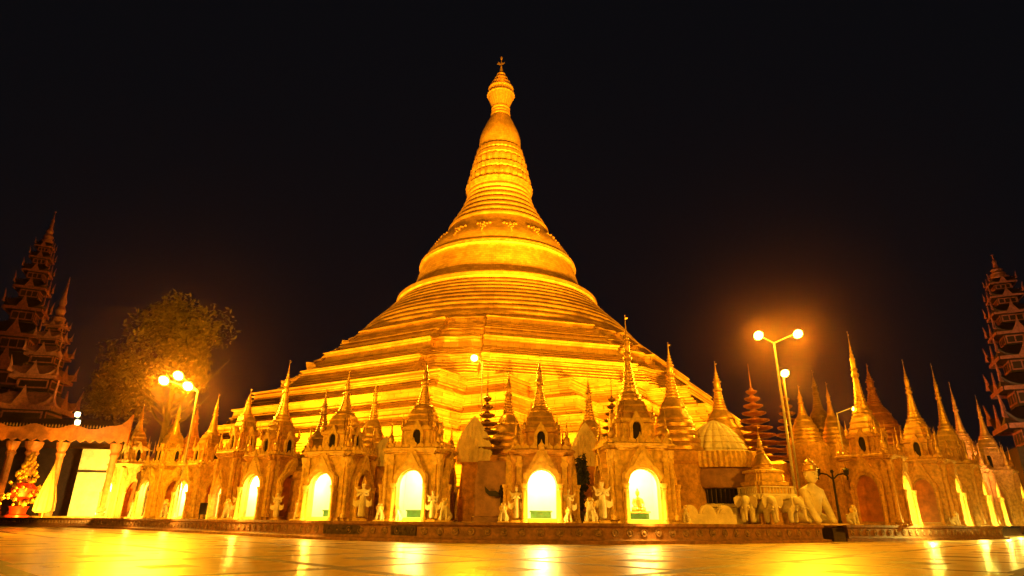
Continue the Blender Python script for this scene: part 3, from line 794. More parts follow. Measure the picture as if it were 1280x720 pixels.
def guardian_proto():
    """a crowned standing figure in a long skirt, hands joined at the chest; 1.5 m"""
    t = thing('guardian_statue', '', 'statue', (0,0,0), 0, 'standing crowned statues')
    n = [((0,0,.78),.135), ((0,0,.95),.11), ((0,-.01,1.10),.14), ((0,0,1.19),.06), ((0,-.005,1.235),.05),
         ((.17,0,1.12),.06), ((.22,-.02,.93),.05), ((.10,-.15,.98),.04), ((.02,-.18,1.08),.034),
         ((-.17,0,1.12),.06), ((-.22,-.02,.93),.05), ((-.10,-.15,.98),.04), ((-.02,-.18,1.08),.034),
         ((0,0,.55),.15), ((0,0,.30),.15), ((0,0,.12),.18)]
    e = [(0,1),(1,2),(2,3),(3,4),(2,5),(5,6),(6,7),(7,8),(2,9),(9,10),(10,11),(11,12),(0,13),(13,14),(14,15)]
    b = skin('body', n, e, 'white_plaster', t, 2)
    mb = MB(); mb.lathe([(-.13,.03),(-.11,.06),(-.05,.082),(.03,.088),(.09,.07),(.12,.02)], 14, (0,-.01,1.345), .92, 1)
    mb.lathe([(-.03,.02),(0,.022),(.03,.012)], 6, (0,-.1,1.34)); join_into(b, mb)
    MB().lathe([(0,.095),(.03,.1),(.05,.085),(.1,.08),(.12,.06),(.18,.045),(.2,.05),(.24,.02),(.34,.006)], 14, (0,0,1.39)).build('crown', 'gold_leaf', t)
    for sx in (-1, 1):
        MB().plate([(sx*.12,1.12),(sx*.22,1.17),(sx*.33,1.26),(sx*.27,1.12),(sx*.2,1.07)], -.05, .04).build('flared_collar', 'white_plaster', t)
        MB().plate([(sx*.12,.8),(sx*.3,.72),(sx*.36,.84),(sx*.38,.6),(sx*.24,.5),(sx*.14,.55)], -.03, .03).build('skirt_flare', 'white_plaster', t)
    MB().stack(RD2, [(-.02,.25),(.05,.25),(.07,.2),(.1,.21)]).build('pedestal', 'cream_plaster', t)
    return t
def lion_proto():
    """a seated guardian lion, 0.95 m"""
    t = thing('lion_statue', '', 'lion statue', (0,0,0), 0, 'seated lion statues')
    n = [((0,.18,.26),.2), ((0,.05,.42),.19), ((0,-.06,.58),.17), ((0,-.12,.72),.13), ((0,-.18,.8),.13), ((0,-.3,.77),.075),
         ((.11,-.13,.48),.075), ((.12,-.17,.25),.06), ((.12,-.18,.07),.055), ((.12,-.26,.04),.05),
         ((-.11,-.13,.48),.075), ((-.12,-.17,.25),.06), ((-.12,-.18,.07),.055), ((-.12,-.26,.04),.05),
         ((.2,.14,.2),.12), ((.21,-.04,.12),.07), ((.2,-.1,.04),.05), ((-.2,.14,.2),.12), ((-.21,-.04,.12),.07), ((-.2,-.1,.04),.05),
         ((0,.36,.2),.05), ((0,.42,.4),.045), ((0,.36,.56),.06)]
    e = [(0,1),(1,2),(2,3),(3,4),(4,5),(2,6),(6,7),(7,8),(8,9),(2,10),(10,11),(11,12),(12,13),(0,14),(14,15),(15,16),(0,17),(17,18),(18,19),(0,20),(20,21),(21,22)]
    b = skin('body', n, e, 'white_plaster', t, 2)
    mb = MB()
    for sx in (-1, 1):
        mb.lathe([(0,.05),(.06,.035),(.12,.005)], 8, (sx*.09,-.12,.88))
        mb.lathe([(-.02,.001),(0,.025),(.02,.001)], 8, (sx*.055,-.285,.84))
    join_into(b, mb)
    MB().lathe([(-.17,.06),(-.12,.19),(0,.22),(.1,.17),(.16,.1),(.22,.12),(.28,.02)], 24, (0,-.08,.74), 1, .62, lambda a, z: 1 + .1*abs(math.sin(a*6))).build('mane', 'cream_plaster', t)
    MB().box(-.3, .3, -.34, .44, -.02, .06).build('pedestal', 'cream_plaster', t)
    return t
G0, L0 = guardian_proto(), lion_proto()
gs = [(451, 1.1, 'crowned statue against the right corner of small shrine by purple stupa'), (490, .75, 'small crowned statue left of the shrine with bird-side buttress'),
      (540, .85, 'crowned statue close by the right jamb of a bright doorway with green altar'), (754, 1.12, 'crowned statue at the left jamb of the largest front shrine'),
      (840, 1.12, 'crowned statue at the right jamb of the largest front shrine'), (294, .95, 'crowned statue left of the slanted bright doorway'),
      (344, .9, 'crowned statue right of the slanted bright doorway'), (646, .95, 'crowned statue at the corner of the shrine behind bird bracket'), (711, .9, 'crowned statue left of the dark shrub')]
used = False
for px, s, lab in gs:
    p = on(px, yfront(px) + 1.1)
    if not used: G0.location = p; G0.scale = (s,)*3; G0['label'] = lab; used = True
    else: dup(G0, p, R(random.uniform(-12, 12)), lab, scale=s)
ls = [(283, 1.05, 'white lion near round-topped window shrine, on plinth edge'), (373, .9, 'white lion below plain brown flank wall and purple stupa'), (474, .72, 'small white lion right of the crowned corner statue'),
      (498, .5, 'tiniest lion beside the small crowned statue'), (556, .9, 'white lion right of the green altar doorway statue'), (629, .72, 'white lion under the dark bird'), (711, .6, 'small white lion at foot of the statue by the shrub'),
      (739, .95, 'white lion with back to the dark shrub, left of largest shrine'), (858, .7, 'small white lion right of the largest shrine, before low wall'),
      (205, 1.2, 'white lion below the three-headed lamp post'), (165, 1.3, 'white lion between pale lit wall and lamp post')]
used = False
for px, s, lab in ls:
    p = on(px, yfront(px) + .62)
    if not used: L0.location = p; L0.scale = (s,)*3; L0['label'] = lab; used = True
    else: dup(L0, p, R(random.uniform(-15, 15)), lab, scale=s)
for px, s, lab in ((1068, .95, 'white lion at the left corner of the right plinth'), (1196, .8, 'pale lion between the second and third shrine of right plinth')):
    dup(L0, on(px, yfront2(px) + .8), R(20), lab, scale=s)

# seated figure in the largest shrine's doorway
t = thing('seated_statue', 'pale seated figure on a green altar inside the largest bright doorway', 'statue', on(799, 27.7) + Vector((0, 0, .46)), R(4))
n = [((0,0,.12),.17), ((0,0,.3),.13), ((0,0,.46),.15), ((0,0,.57),.06), ((0,0,.62),.05), ((.17,0,.48),.06), ((.23,-.05,.3),.05), ((.1,-.2,.16),.04), ((-.17,0,.48),.06), ((-.23,-.05,.3),.05), ((-.1,-.2,.16),.04),
     ((.28,-.1,.08),.1), ((.05,-.26,.06),.07), ((-.28,-.1,.08),.1), ((-.05,-.3,.09),.07)]
e = [(0,1),(1,2),(2,3),(3,4),(2,5),(5,6),(6,7),(2,8),(8,9),(9,10),(0,11),(11,12),(0,13),(13,14)]
b = skin('body', n, e, 'gold_leaf', t, 2)
mb = MB(); mb.lathe([(-.12,.03),(-.1,.06),(-.04,.085),(.04,.09),(.1,.07),(.13,.04),(.17,.035),(.22,.005)], 14, (0,0,.73)); join_into(b, mb)
MB().lathe([(0,.42),(.03,.44),(.05,.38),(.06,.38)], 24, (0,-.06,-.06)).build('lotus_seat', 'gold_leaf', t)

# the three white elephants carrying a small stupa
EY = 31.6
def elephant_proto():
    t = thing('elephant_statue', '', 'elephant statue', (0,0,0), 0, 'white elephants under the small stupa')
    n = [((0,.5,.85),.34), ((0,.05,.9),.37), ((0,-.3,.95),.3), ((0,-.5,1.08),.24), ((0,-.68,1.0),.17), ((0,-.82,.78),.11), ((0,-.86,.5),.08), ((0,-.86,.25),.06), ((0,-.95,.14),.045),
         ((.2,-.22,.55),.15), ((.21,-.24,.28),.12), ((.21,-.25,.04),.13), ((-.2,-.22,.55),.15), ((-.21,-.24,.28),.12), ((-.21,-.25,.04),.13),
         ((.2,.55,.5),.16), ((.2,.58,.28),.12), ((.2,.56,.04),.13), ((-.2,.55,.5),.16), ((-.2,.58,.28),.12), ((-.2,.56,.04),.13)]
    e = [(0,1),(1,2),(2,3),(3,4),(4,5),(5,6),(6,7),(7,8),(2,9),(9,10),(10,11),(2,12),(12,13),(13,14),(0,15),(15,16),(16,17),(0,18),(18,19),(19,20)]
    b = skin('body', n, e, 'white_plaster', t, 2)
    for sx in (-1, 1):
        mb = MB(); mb.x = Matrix.Translation((sx*.2, -.42, 1.1)) @ Matrix.Rotation(sx*R(-28), 4, 'Z')
        mb.plate([(sx*.0,.12),(sx*.2,.18),(sx*.36,.08),(sx*.36,-.15),(sx*.25,-.38),(sx*.12,-.3),(sx*.0,-.15)], -.025, .025); mb.build('ear', 'white_plaster', t)
        mb = MB(); mb.tube((sx*.12,-.74,.82), (sx*.16,-.95,.7), .035, .03); mb.tube((sx*.16,-.95,.7), (sx*.15,-1.08,.76), .03, .008); mb.build('tusk', 'white_plaster', t)
    return t
E0 = elephant_proto()
E0['label'] = 'white elephant in the middle of three under the small stupa'; E0.location = on(962, EY); E0.rotation_euler.z = R(5)
dup(E0, on(937, EY + .15), R(-26), 'white elephant on the drum side of the three under the small stupa')
dup(E0, on(987, EY + .3), R(38), 'white elephant on the lamp mast side of the three under small stupa')
loc = on(962, EY + .95)
t = thing('elephant_pagoda', 'small bright gold stupa with railing on a block borne by elephants', 'stupa', loc, R(10))
MB().stack(RD2, [(0,.75),(1.15,.75)]).build('core', 'tan_plaster', t)
MB().stack(RD2, [(1.13,1.1),(1.25,1.15),(1.35,1.15),(1.4,1.05)]).build('platform', 'white_plaster', t)
mb = MB()
for k in range(4):
    mb.x = Matrix.Rotation(k*math.pi/2, 4, 'Z')
    mb.box(-.86, .86, -1.02, -.96, 1.68, 1.74)
    for i in range(11): mb.tube((-.84 + .168*i, -.99, 1.38), (-.84 + .168*i, -.99, 1.7), .03, .025, 6)
mb.x = None; mb.build('railing', 'white_plaster', t)
MB().stack(RD2, [(1.38,.85),(1.75,.8),(1.8,.9),(1.95,.92),(2.0,.75),(2.35,.7),(2.4,.8),(2.5,.8),(2.55,.6)]).build('tier', 'cream_plaster', t)
sp = MB().lathe([(2.5,.6),(2.6,.62),(2.65,.5),(2.75,.48),(2.8,.52),(2.9,.45),(3.05,.36),(3.2,.29),(3.35,.2),(3.4,.23),(3.5,.16),(3.6,.18),(3.7,.11),(3.85,.13),(4.0,.07)], 24).build('spire', 'gold_leaf', t)
add_hti(sp, 3.95, .8, .12)

# the seated half-human guardian
t = thing('seated_guardian', 'big white seated figure with human head and tall cap, beside elephants', 'statue', on(1020, 33.2), R(30), None, 1.0); t.scale = (1.3, 1.1, 1.05)
n = [((0,.35,.45),.5), ((0,.12,.85),.47), ((0,0,1.25),.42), ((0,-.04,1.6),.32), ((0,-.08,1.8),.17), ((0,-.1,1.9),.15),
     ((.46,-.04,1.5),.21), ((.5,-.18,1.05),.17), ((.5,-.36,.55),.17), ((.46,-.5,.2),.16), ((.46,-.66,.09),.13),
     ((-.46,-.04,1.5),.21), ((-.5,-.18,1.05),.17), ((-.5,-.36,.55),.17), ((-.46,-.5,.2),.16), ((-.46,-.66,.09),.13),
     ((.5,.35,.38),.3), ((.58,-.1,.25),.2), ((.55,-.35,.1),.12), ((-.5,.35,.38),.3), ((-.58,-.1,.25),.2), ((-.55,-.35,.1),.12)]
e = [(0,1),(1,2),(2,3),(3,4),(4,5),(3,6),(6,7),(7,8),(8,9),(9,10),(3,11),(11,12),(12,13),(13,14),(14,15),(0,16),(16,17),(17,18),(0,19),(19,20),(20,21)]
b = skin('body', n, e, 'white_plaster', t, 2)
mb = MB()
mb.lathe([(-.36,.06),(-.32,.16),(-.2,.25),(-.05,.29),(.1,.3),(.24,.26),(.34,.14)], 24, (0,-.12,2.25), .9, 1)
mb.lathe([(-.1,.03),(-.06,.06),(.0,.045),(.1,.025),(.13,.005)], 10, (0,-.41,2.2))            # nose
for sx in (-1, 1):
    mb.lathe([(-.035,.005),(0,.055),(.035,.005)], 10, (sx*.1,-.385,2.28), 1.3, .5)             # eyes
    mb.lathe([(-.16,.02),(-.1,.06),(.05,.07),(.12,.02)], 10, (sx*.28,-.08,2.22), .5, 1)         # ears
mb.lathe([(-.03,.005),(0,.09),(.03,.005)], 12, (0,-.375,2.07), 1.1, .4)                        # mouth
join_into(b, mb)
mb = MB()
for sx in (-1, 1): mb.lathe([(-.012,.004),(0,.042),(.012,.004)], 10, (sx*.1,-.412,2.275), 1.2, .4)
for sx in (-1, 1): mb.tube((sx*.04,-.405,2.335), (sx*.17,-.37,2.345), .014, .01, 6)
mb.tube((-.07,-.415,2.07), (.07,-.415,2.07), .011, .011, 6)
mb.build('painted_features', 'dark_wood', t)
MB().lathe([(0,.31),(.06,.33),(.1,.29),(.3,.27),(.34,.3),(.38,.22),(.46,.17),(.5,.19),(.55,.1),(.68,.03),(.75,.005)], 24, (0,-.1,2.42), .92, 1).build('cap', 'gold_leaf', t)
MB().box(-.85, .85, -.95, .9, -.02, .06).build('pedestal', 'cream_plaster', t)

# ------------------------------------------------------------------ lamps
def head(t, p, r=.26, energy=500, aim=(0,-.6,-.8), col_=(1, .42, .01), glass='lamp_glass', spill=.06):
    d = Vector(aim).normalized(); q = d.to_track_quat('Z', 'Y')
    mb = MB(); mb.x = Matrix.Translation(p) @ q.to_matrix().to_4x4()
    mb.lathe([(-.34*r/.26,.05),(-.3*r/.26,r*.45),(-.12*r/.26,r*.85),(0,r*1.06),(.03,r*1.06),(.03,r*.99),(-.02,r*.97)], 18)
    h = mb.build('lamp_head', 'pole_metal', t)
    mb = MB(); mb.x = Matrix.Translation(p) @ q.to_matrix().to_4x4()
    mb.lathe([(-.02,r*.9),(.03,r*.93),(.09,r*.8),(.14,r*.5),(.16,.01)], 18)
    mb.build('glass', glass, h)
    q0 = Vector(p) + d*(r*1.3)
    lamp('SPOT', q0, energy, col_, .12, q0 + Vector((-t.location.x*.4, -t.location.y, -t.location.z - q0.z)).normalized(), 130, .7, name='bulb_light', parent=t)
    lamp('POINT', q0, energy*spill, col_, .12, name='bulb_light', parent=t)
def lamp_post(label, px, Y, heads, top_y, arm=True, r=.07, energy=500, hr=.26, z0=PT, col_=(1, .42, .01), aims=None, spill=.06):
    base = on(px, Y, z0); t = thing('lamp_post', label, 'lamp post', base, 0, 'lit lamp posts')
    zt = at(px, top_y, Y).z - z0
    mb = MB(); mb.lathe([(0,r*2.6),(.12,r*2.6),(.16,r*1.7),(.5,r*1.6),(.55,r*1.15),(zt,r*.8)], 12); mb.build('pole', 'pole_metal', t)
    pts = [at(hx, hy, Y) - base for hx, hy in heads]
    for i, p in enumerate(pts):
        p.y = -.12
        mb = MB(); mb.tube((0,0,zt-.05), (p.x, .05, p.z+.1), r*.6, r*.5); mb.build('arm', 'pole_metal', t)
        head(t, p, hr, energy, (aims[i] if aims else (0,-.75,-.6)), col_, spill=spill)
    return t
lamp_post('lamp post with three glowing heads at the left, before dark tree', 218, 42, [(206,476),(224,470),(236,483)], 488, energy=4200, hr=.34, spill=.22)
lamp_post('tall lamp mast with two glowing heads side by side, behind elephants', 1000, 34.5, [(947,420),(996,418)], 428, energy=3200, hr=.27)
lamp_post('shorter single-headed lamp post just behind the twin-headed mast', 1006, 40, [(980,467)], 474, energy=2800, hr=.27)
lamp_post('thin lamp post with one small head in front of the stupa', 598, 34, [(593,448)], 454, r=.035, energy=3000, hr=.2)
lamp_post('low lamp post with one small head beside first right plinth shrine', 1070, 41, [(1067,511)], 516, r=.04, energy=2500, hr=.17)
# dark unlit lamp with curled arms
t = thing('dark_lamp_post', 'unlit dark iron lamp with curled side arms, beside white guardian', 'lamp post', on(1054, 34.5, 0.0))
MB().lathe([(0,.2),(.2,.2),(.25,.12),(.9,.1),(1.0,.07),(3.3,.05),(3.4,.1),(3.5,.05)], 12).build('pole', 'dark_iron', t)
for sx in (-1, 1):
    mb = MB(); pts = [(0,0,3.0),(sx*.3,0,3.25),(sx*.6,0,3.3),(sx*.8,0,3.15),(sx*.75,0,2.98)]
    for a, b in zip(pts, pts[1:]): mb.tube(a, b, .045, .04, 6)
    mb.build('arm', 'dark_iron', t)
    MB().lathe([(0,.04),(.05,.12),(.28,.15),(.32,.18),(.38,.05),(.45,.01)], 8, (sx*.75,0,3.2)).build('lantern', 'dark_iron', t)

# dark signboard on the plinth
t = thing('signboard', 'small dark board on legs on plinth near the lamp post', 'sign', on(252, 38.8), R(-30))
MB().box(-.32, .32, -.03, .03, .25, .9).build('board', 'dark_iron', t)
for sx in (-1, 1): MB().box(sx*.25-.03, sx*.25+.03, -.028, .028, 0, .25).build('leg', 'dark_iron', t)

# ------------------------------------------------------------------ pyatthat (tiered roof) towers
def tier_roof(mb, h, z, th, lift):
    """square roof tier: sloping, its corners sweeping up"""
    N_ = 8; ring0, ring1, ring2 = [], [], []
    def sq(a):
        out = []
        for k in range(4):
            for i in range(N_):
                u = -1 + 2*i/N_; p = [(1,u),(-u,1),(-1,-u),(u,-1)][k]; out.append((p[0]*a, p[1]*a, abs(u)))
        return out
    rings = []
    for a, zz, lf in ((h*.9, z, lift*.5), (h*1.0, z+th*.02, lift), (h*1.03, z+th*.14, lift*1.15), (h*.8, z+th*.5, lift*.25), (h*.62, z+th*.8, 0)):
        rings.append([(x, y, zz + lf*u**4) for x, y, u in sq(a)])
    mb.loft(rings)
def pyatthat(t, z0, h0, tiers, H, shrink, m='dark_wood', trim='tower_trim', body=.6):
    """tiers stacked on a thing; H = height of the tiered part, then a spire"""
    tot = sum(shrink**i for i in range(tiers)); z = z0; h = h0
    for i in range(tiers):
        th = H/tot*shrink**i
        mb = MB(); mb.stack(SQ, [(z, h*body), (z+th*.52, h*body*.97)]); wl = mb.build('tier_wall', m, t)
        mb = MB()
        for k in range(4):                    # frame lines on the wall
            mb.x = Matrix.Rotation(k*math.pi/2, 4, 'Z'); q = h*body; yy = -q-.02
            mb.box(-q*.9, q*.9, yy-.03, yy+.01, z+th*.08, z+th*.13); mb.box(-q*.9, q*.9, yy-.03, yy+.01, z+th*.38, z+th*.43)
            for sx in (-.9, -.3, .3, .9): mb.box(q*sx-.05, q*sx+.05, yy-.035, yy+.01, z+th*.08, z+th*.43)
        mb.build('frame', trim, wl)
        mb = MB(); tier_roof(mb, h, z+th*.48, th*.6, th*.28); rf = mb.build('tier_roof', m, t, sharp=25)
        mb = MB()
        for k in range(4):                    # gables in the middle and flames at the corners
            mb.x = Matrix.Rotation(k*math.pi/2, 4, 'Z')
            a = h*1.02; zz = z+th*.5
            mb.plate([(-h*.34,zz),(-h*.2,zz+th*.2),(-h*.1,zz+th*.34),(0,zz+th*.62),(h*.1,zz+th*.34),(h*.2,zz+th*.2),(h*.34,zz)], -a-.04, -a+.06)
            mb.x = mb.x @ Matrix.Translation((-h*1.0,-h*1.0,zz+th*.2)) @ Matrix.Rotation(R(45), 4, 'Z')
            mb.plate([(-.12*h,0),(.1*h,-.02*th),(.03*h,th*.25),(-.1*h,th*.55),(-.07*h,th*.25)], -.03*h, .03*h)
            mb.x = Matrix.Rotation(k*math.pi/2, 4, 'Z')
            mb.box(-h*.98, h*.98, -a-.03, -a+.03, zz-th*.07, zz+th*.05)
        mb.build('gable', trim, rf)
        z += th; h *= shrink
    return z, h
def tower(label, px, Y, tip, bot_py, half_px, tiers, shrink=.84, spire=.22, m='dark_wood', trim='tower_trim', rot=20, group='tiered roof towers'):
    # the tower's own foot is on the ground; px is measured at its tip
    tp = at(px, tip, Y); zb = at(px, bot_py, Y).z; h0 = half_px * (Y*_c + zb*_s)/F
    t = thing('tiered_tower', label, 'tower', (tp.x, Y, 0), R(rot), group)
    MB().stack(SQ, [(0, h0*.95), (zb, h0*.9)]).build('hall', m, t)
    H = tp.z - zb; z, h = pyatthat(t, zb-.02, h0, tiers, H*(1-spire), shrink, m, trim)
    hs = tp.z - z; r = h*.9
    so = MB().lathe([(z-.05,r),(z+hs*.06,r*1.1),(z+hs*.1,r*.7),(z+hs*.2,r*.85),(z+hs*.28,r*.5),(z+hs*.36,r*.65),(z+hs*.45,r*.32),(z+hs*.62,r*.2),(z+hs*.7,r*.28),(z+hs*.76,r*.1),(z+hs*.95,.03)], 16).build('spire', trim, t)
    MB().lathe([(tp.z-hs*.06,.01),(tp.z-hs*.03,.14),(tp.z,.01)], 10).build('finial', trim, so)
    return t
tower('tall dark tiered tower at the left edge, the higher of the two there', 70, 72, 264, 545, 37, 8, .83, .16, rot=24)
tower('dark tiered tower at the right edge, cut by the frame', 1240, 58, 318, 560, 42, 7, .84, .14, rot=-26)
lamp('SPOT', (33, 44, 1.5), 2500, (1, .42, .2), .3, (47, 58, 18), 70, .8, name='tower_fill_light')  # added fill light from below, lifts the tower's trim

# pavilion at the far left: fringed eave, columns, pale lit wall, tiered roof
PY = 56
pc = at(62, 600, PY); px_m = (PY*_c)/F
t = thing('pavilion', 'open pavilion at left with fringed golden eave and tiered dark roof', 'pavilion', (on(40, PY).x, PY, PT), R(12))
ez = at(60, 554, PY).z - PT; et = at(60, 536, PY).z - PT
MB().box(-8, 6.2, -1.2, 7, -.02, .12).build('base', 'tan_plaster', t)
for x in (-6.5, -2.6, -1.0, 1.2, 5.4):
    mb = MB(); column(mb, x, -.6, .1, ez+.02, .3 if x != -1.0 else .42); mb.build('column', 'orange_paint', t)
MB().box(2.2, 5.6, 1.0, 1.3, .12, ez-.3).build('lit_wall', 'white_plaster', t, label='pale wall lit bright yellow')
mb = MB(); mb.box(2.1, 5.7, .93, 1.0, ez*.62, ez*.65); mb.build('wall_rail', 'dark_wood', t)
MB().box(-8, 2.2, 4.4, 4.7, .12, ez).build('back_wall', 'dark_wood', t)
mb = MB()
N_ = 40
low_ = [(-8.4 + 14.9*i/N_, ez + .25*abs(math.sin(i*math.pi/2))) for i in range(N_+1)]
up_ = [(x, et - .1 + .35*(abs(math.sin((x+8.4)/14.9*5*math.pi)))**3 + (1.4*max(0, (x-5)/1.5)**2 if x > 5 else 0)) for x, z in low_]
mb.band(low_, up_, -1.5, -1.2); ev = mb.build('eave_board', 'orange_paint', t)
mb = MB()
for i in range(60):
    x = -8.3 + i*.247; mb.lathe([(0,.02),(.1,.07),(.2,.05),(.34,.005)], 6, (x,-1.35,et - .05)); 
mb.build('fringe', 'gold_leaf', ev)
MB().loft([[(-8.2,-1.1,ez+.2),(6.2,-1.1,ez+.2),(6.2,7.2,ez+.2),(-8.2,7.2,ez+.2)], [(-5,1,et+1),(4,1,et+1),(4,6,et+1),(-5,6,et+1)]]).build('roof', 'dark_wood', t)
tb = at(88, 345, PY + 2)
zt = tb.z - PT
lc = Matrix.Rotation(-R(12), 3, 'Z') @ Vector((tb.x - t.location.x, tb.y - t.location.y, 0))
sub = bpy.data.objects.new('roof_tower', None); col.objects.link(sub); sub.parent = t; sub.location = (lc.x, lc.y, 0)
h0 = 2.45
def pavilion_tower():
    mbw, mbr, mbt = MB(), MB(), MB()
    z = et + .2; h = h0; tiers = 5; shrink = .76; H = (zt - z)*.68; tot = sum(shrink**i for i in range(tiers))
    for i in range(tiers):
        th = H/tot*shrink**i
        mbw.stack(SQ, [(z, h*.72), (z+th*.52, h*.68)])
        for k in range(4):
            q = h*.72; mbt.x = Matrix.Rotation(k*math.pi/2, 4, 'Z')
            mbt.box(-q*.9, q*.9, -q-.05, -q+.01, z+th*.1, z+th*.15); mbt.box(-q*.9, q*.9, -q-.05, -q+.01, z+th*.38, z+th*.43)
            for sx in (-.88, .88): mbt.box(q*sx-.06, q*sx+.06, -q-.055, -q+.01, z+th*.1, z+th*.43)
            a = h*1.0; zz = z+th*.5
            mbt.plate([(-h*.36,zz),(-h*.22,zz+th*.2),(-h*.1,zz+th*.36),(0,zz+th*.6),(h*.1,zz+th*.36),(h*.22,zz+th*.2),(h*.36,zz)], -a-.04, -a+.06)
            mbt.box(-h*.98, h*.98, -a-.04, -a+.03, zz-th*.06, zz+th*.06)
            mbt.x = mbt.x @ Matrix.Translation((-h,-h,zz+th*.15)) @ Matrix.Rotation(R(45), 4, 'Z')
            mbt.plate([(-.14*h,0),(.1*h,-.02*th),(.03*h,th*.25),(-.12*h,th*.6),(-.08*h,th*.25)], -.03*h, .03*h); mbt.x = None
        tier_roof(mbr, h, z+th*.48, th*.6, th*.28)
        z += th; h *= shrink
    hs = zt - z; r = h*.9
    mbt.lathe([(z-.05,r),(z+hs*.08,r*1.1),(z+hs*.14,r*.6),(z+hs*.24,r*.8),(z+hs*.34,r*.45),(z+hs*.42,r*.6),(z+hs*.55,r*.3),(z+hs*.98,.03)], 14)
    mbw.build('tier_wall', 'dark_wood', sub); mbr.build('tier_roof', 'tower_trim', sub, sharp=25); mbt.build('trim', 'tower_trim', sub)
pavilion_tower()
lamp('SPOT', (on(108, PY-4).x, PY-4.2, 1.2), 3600, (1, .60, .08), .2, (on(106, PY).x, PY+1, 4.2), 100, .8, name='wall_washer_light')
lamp('SPOT', (on(28, PY-8).x, PY-8, 1.0), 3200, SODIUM, .2, (on(22, PY).x, PY, 3.8), 80, .8, name='wall_washer_light')
# two small wall lamps hung one above the other
for k, (lx, ly) in enumerate(((97, 518), (97, 528))):
    p = at(lx, ly, PY-3.0)
    tl = thing('hanging_lantern', ('upper' if k == 0 else 'lower') + ' of two small glowing lanterns beside the pavilion roof', 'lantern', p, 0, 'small lanterns by the pavilion roof')
    MB().lathe([(-.2,.02),(-.17,.17),(.14,.19),(.18,.08)], 12).build('glass', 'tube_glow', tl)
    mb = MB(); mb.lathe([(.17,.24),(.22,.22),(.32,.04)], 12)
    if k == 0: mb.tube((0,0,.3), (0,1.6,.6), .03)
    else: mb.tube((0,0,.3), (0,0,.45), .03)
    mb.build('cap', 'dark_iron', tl)

# golden offering tree in a red pot and a closed parasol in the pavilion's front
t = thing('offering_tree', 'ornate golden offering tree with red centre, before the pavilion columns', 'offering tree', on(20, PY-4.5), 0)
MB().lathe([(0,.8),(.15,.8),(.25,.55),(.6,.6),(.8,.7),(.85,.5)], 16).build('pot', 'red_lacquer', t)
MB().lathe([(1.2,.2),(1.5,.75),(2.1,.8),(2.5,.5),(2.6,.1)], 20, mod=pet(6, .15)).build('heart', 'red_lacquer', t)
mb = MB(); rnd = random.Random(3)
mb.tube((0,0,.8), (0,0,4.8), .09, .03)
for i in range(150):
    u = rnd.random(); z = .9 + 4.0*u; rr = 1.5*(1-u)**.8*(.55 + .45*rnd.random()); a = rnd.random()*6.283
    c = (rr*math.cos(a), rr*math.sin(a), z); s_ = .1 + .1*rnd.random()
    mb.lathe([(-s_,.005),(-s_*.4,s_*.9),(s_*.3,s_),(s_*1.3,.005)], 6, c, 1, .6)
    if i % 3 == 0: mb.tube((0,0,z-.15), c, .02, .015, 5)
mb.build('gilded_leaves', 'gold_leaf', t)
t = thing('closed_parasol', 'tall folded white parasol standing beside the pale lit wall', 'parasol', on(52, PY-4.2), 0)
MB().tube((0,0,0), (0,0,4.3), .05, .03).build('pole', 'pole_metal', t)
MB().lathe([(.35,.45),(.5,.62),(1.2,.6),(2.4,.38),(3.4,.16),(4.1,.03)], 36, mod=pet(5, .22)).build('folded_canopy', 'white_plaster', t)

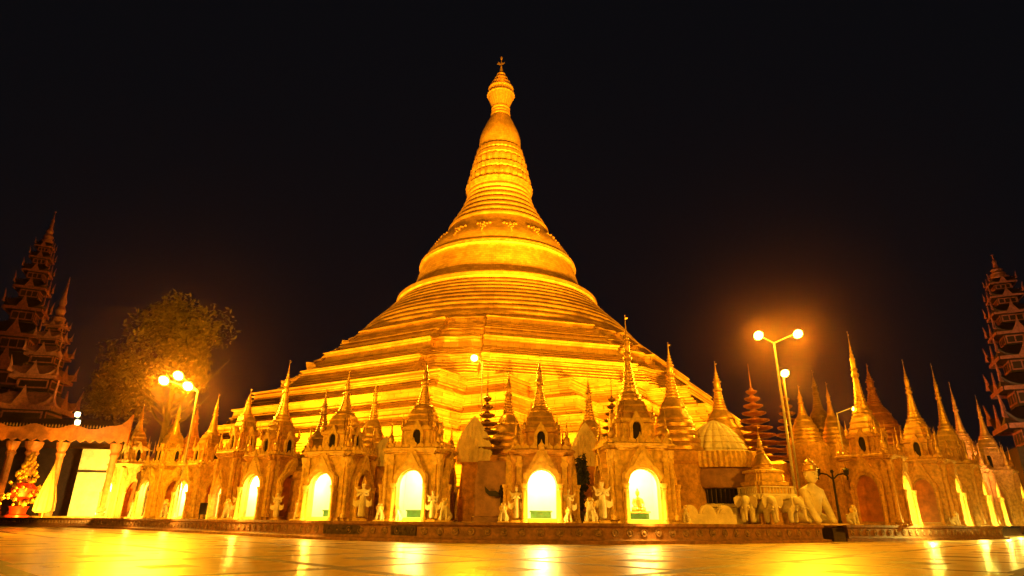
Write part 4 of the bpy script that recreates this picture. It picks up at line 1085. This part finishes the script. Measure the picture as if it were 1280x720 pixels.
# ------------------------------------------------------------------ trees and shrubs
def leaves(mb, c, rx, ry, rz, n, size, rnd, clumps=14):
    cl = []
    for _ in range(clumps):
        while True:
            p = Vector((rnd.uniform(-1,1), rnd.uniform(-1,1), rnd.uniform(-1,1)))
            if p.length < 1: break
        cl.append((p, rnd.uniform(.22, .45)))
    for _ in range(n):
        p, r = rnd.choice(cl)
        d = Vector((rnd.gauss(0,1), rnd.gauss(0,1), rnd.gauss(0,1))).normalized()*r*rnd.random()**.5
        q = p*.75 + d
        o = Vector((c[0]+q.x*rx, c[1]+q.y*ry, c[2]+q.z*rz))
        a = Vector((rnd.gauss(0,1), rnd.gauss(0,1), rnd.gauss(0,1))).normalized(); b = a.orthogonal().normalized()
        s = size*rnd.uniform(.6, 1.4)
        mb.add([o - a*s, o + b*s*.4, o + a*s, o - b*s*.4], [(0,1,2,3)])
def tree(label, px, Y, top, bot, half_px, seed, n=5200, leaf='leaf_green'):
    rnd = random.Random(seed); base = on(px, Y, 0)
    zt, zb = at(px, top, Y).z, at(px, bot, Y).z; cx = at(px, (top+bot)/2, Y).x; hw = half_px*(Y*_c)/F
    t = thing('tree', label, 'tree', (cx, Y, 0), 0, 'trees behind the shrines')
    mb = MB(); zc = (zt+zb)/2
    mb.lathe([(0,.5),(.6,.36),(zb*.6,.28),(zb+.3,.22),(zc,.1)], 10)
    for k in range(9):
        a = k*2.4; z0 = zb*.75 + k*.25; r = hw*rnd.uniform(.45,.8)
        e = Vector((r*math.cos(a), r*math.sin(a)*.7, min(zt-.6, z0 + rnd.uniform(1.2, 4))))
        mid = Vector((e.x*.5, e.y*.5, z0 + (e.z-z0)*.35)); mb.tube((0,0,z0), mid, .13, .09, 6); mb.tube(mid, e, .09, .03, 6)
    mb.build('trunk', 'bark', t)
    mb = MB(); leaves(mb, (0,0,zc), hw, hw*.8, (zt-zb)/2*1.1, n, .2, rnd, 22); mb.build('crown', leaf, t)
    return t
tree('leafy tree lit orange behind the three-headed lamp post', 226, 49, 372, 500, 84, 11, 8000)
tree('dark tree between the pavilion roof and the lamp post', 150, 62, 430, 545, 60, 12, 5000)
rnd = random.Random(21); t = thing('slim_shrub', 'slim dark shrub standing between the two right-hand bright doorways', 'shrub', on(728, 27.4), 0)
MB().tube((0,0,0), (0,0,2.4), .06, .03).build('stem', 'bark', t)
mb = MB(); leaves(mb, (0,0,1.6), .34, .3, 1.55, 900, .13, rnd, 16); mb.build('foliage', 'dark_leaf', t)
MB().lathe([(0,.2),(.04,.24),(.4,.3),(.44,.33),(.45,.26)], 16).build('pot', 'dark_carving', t)
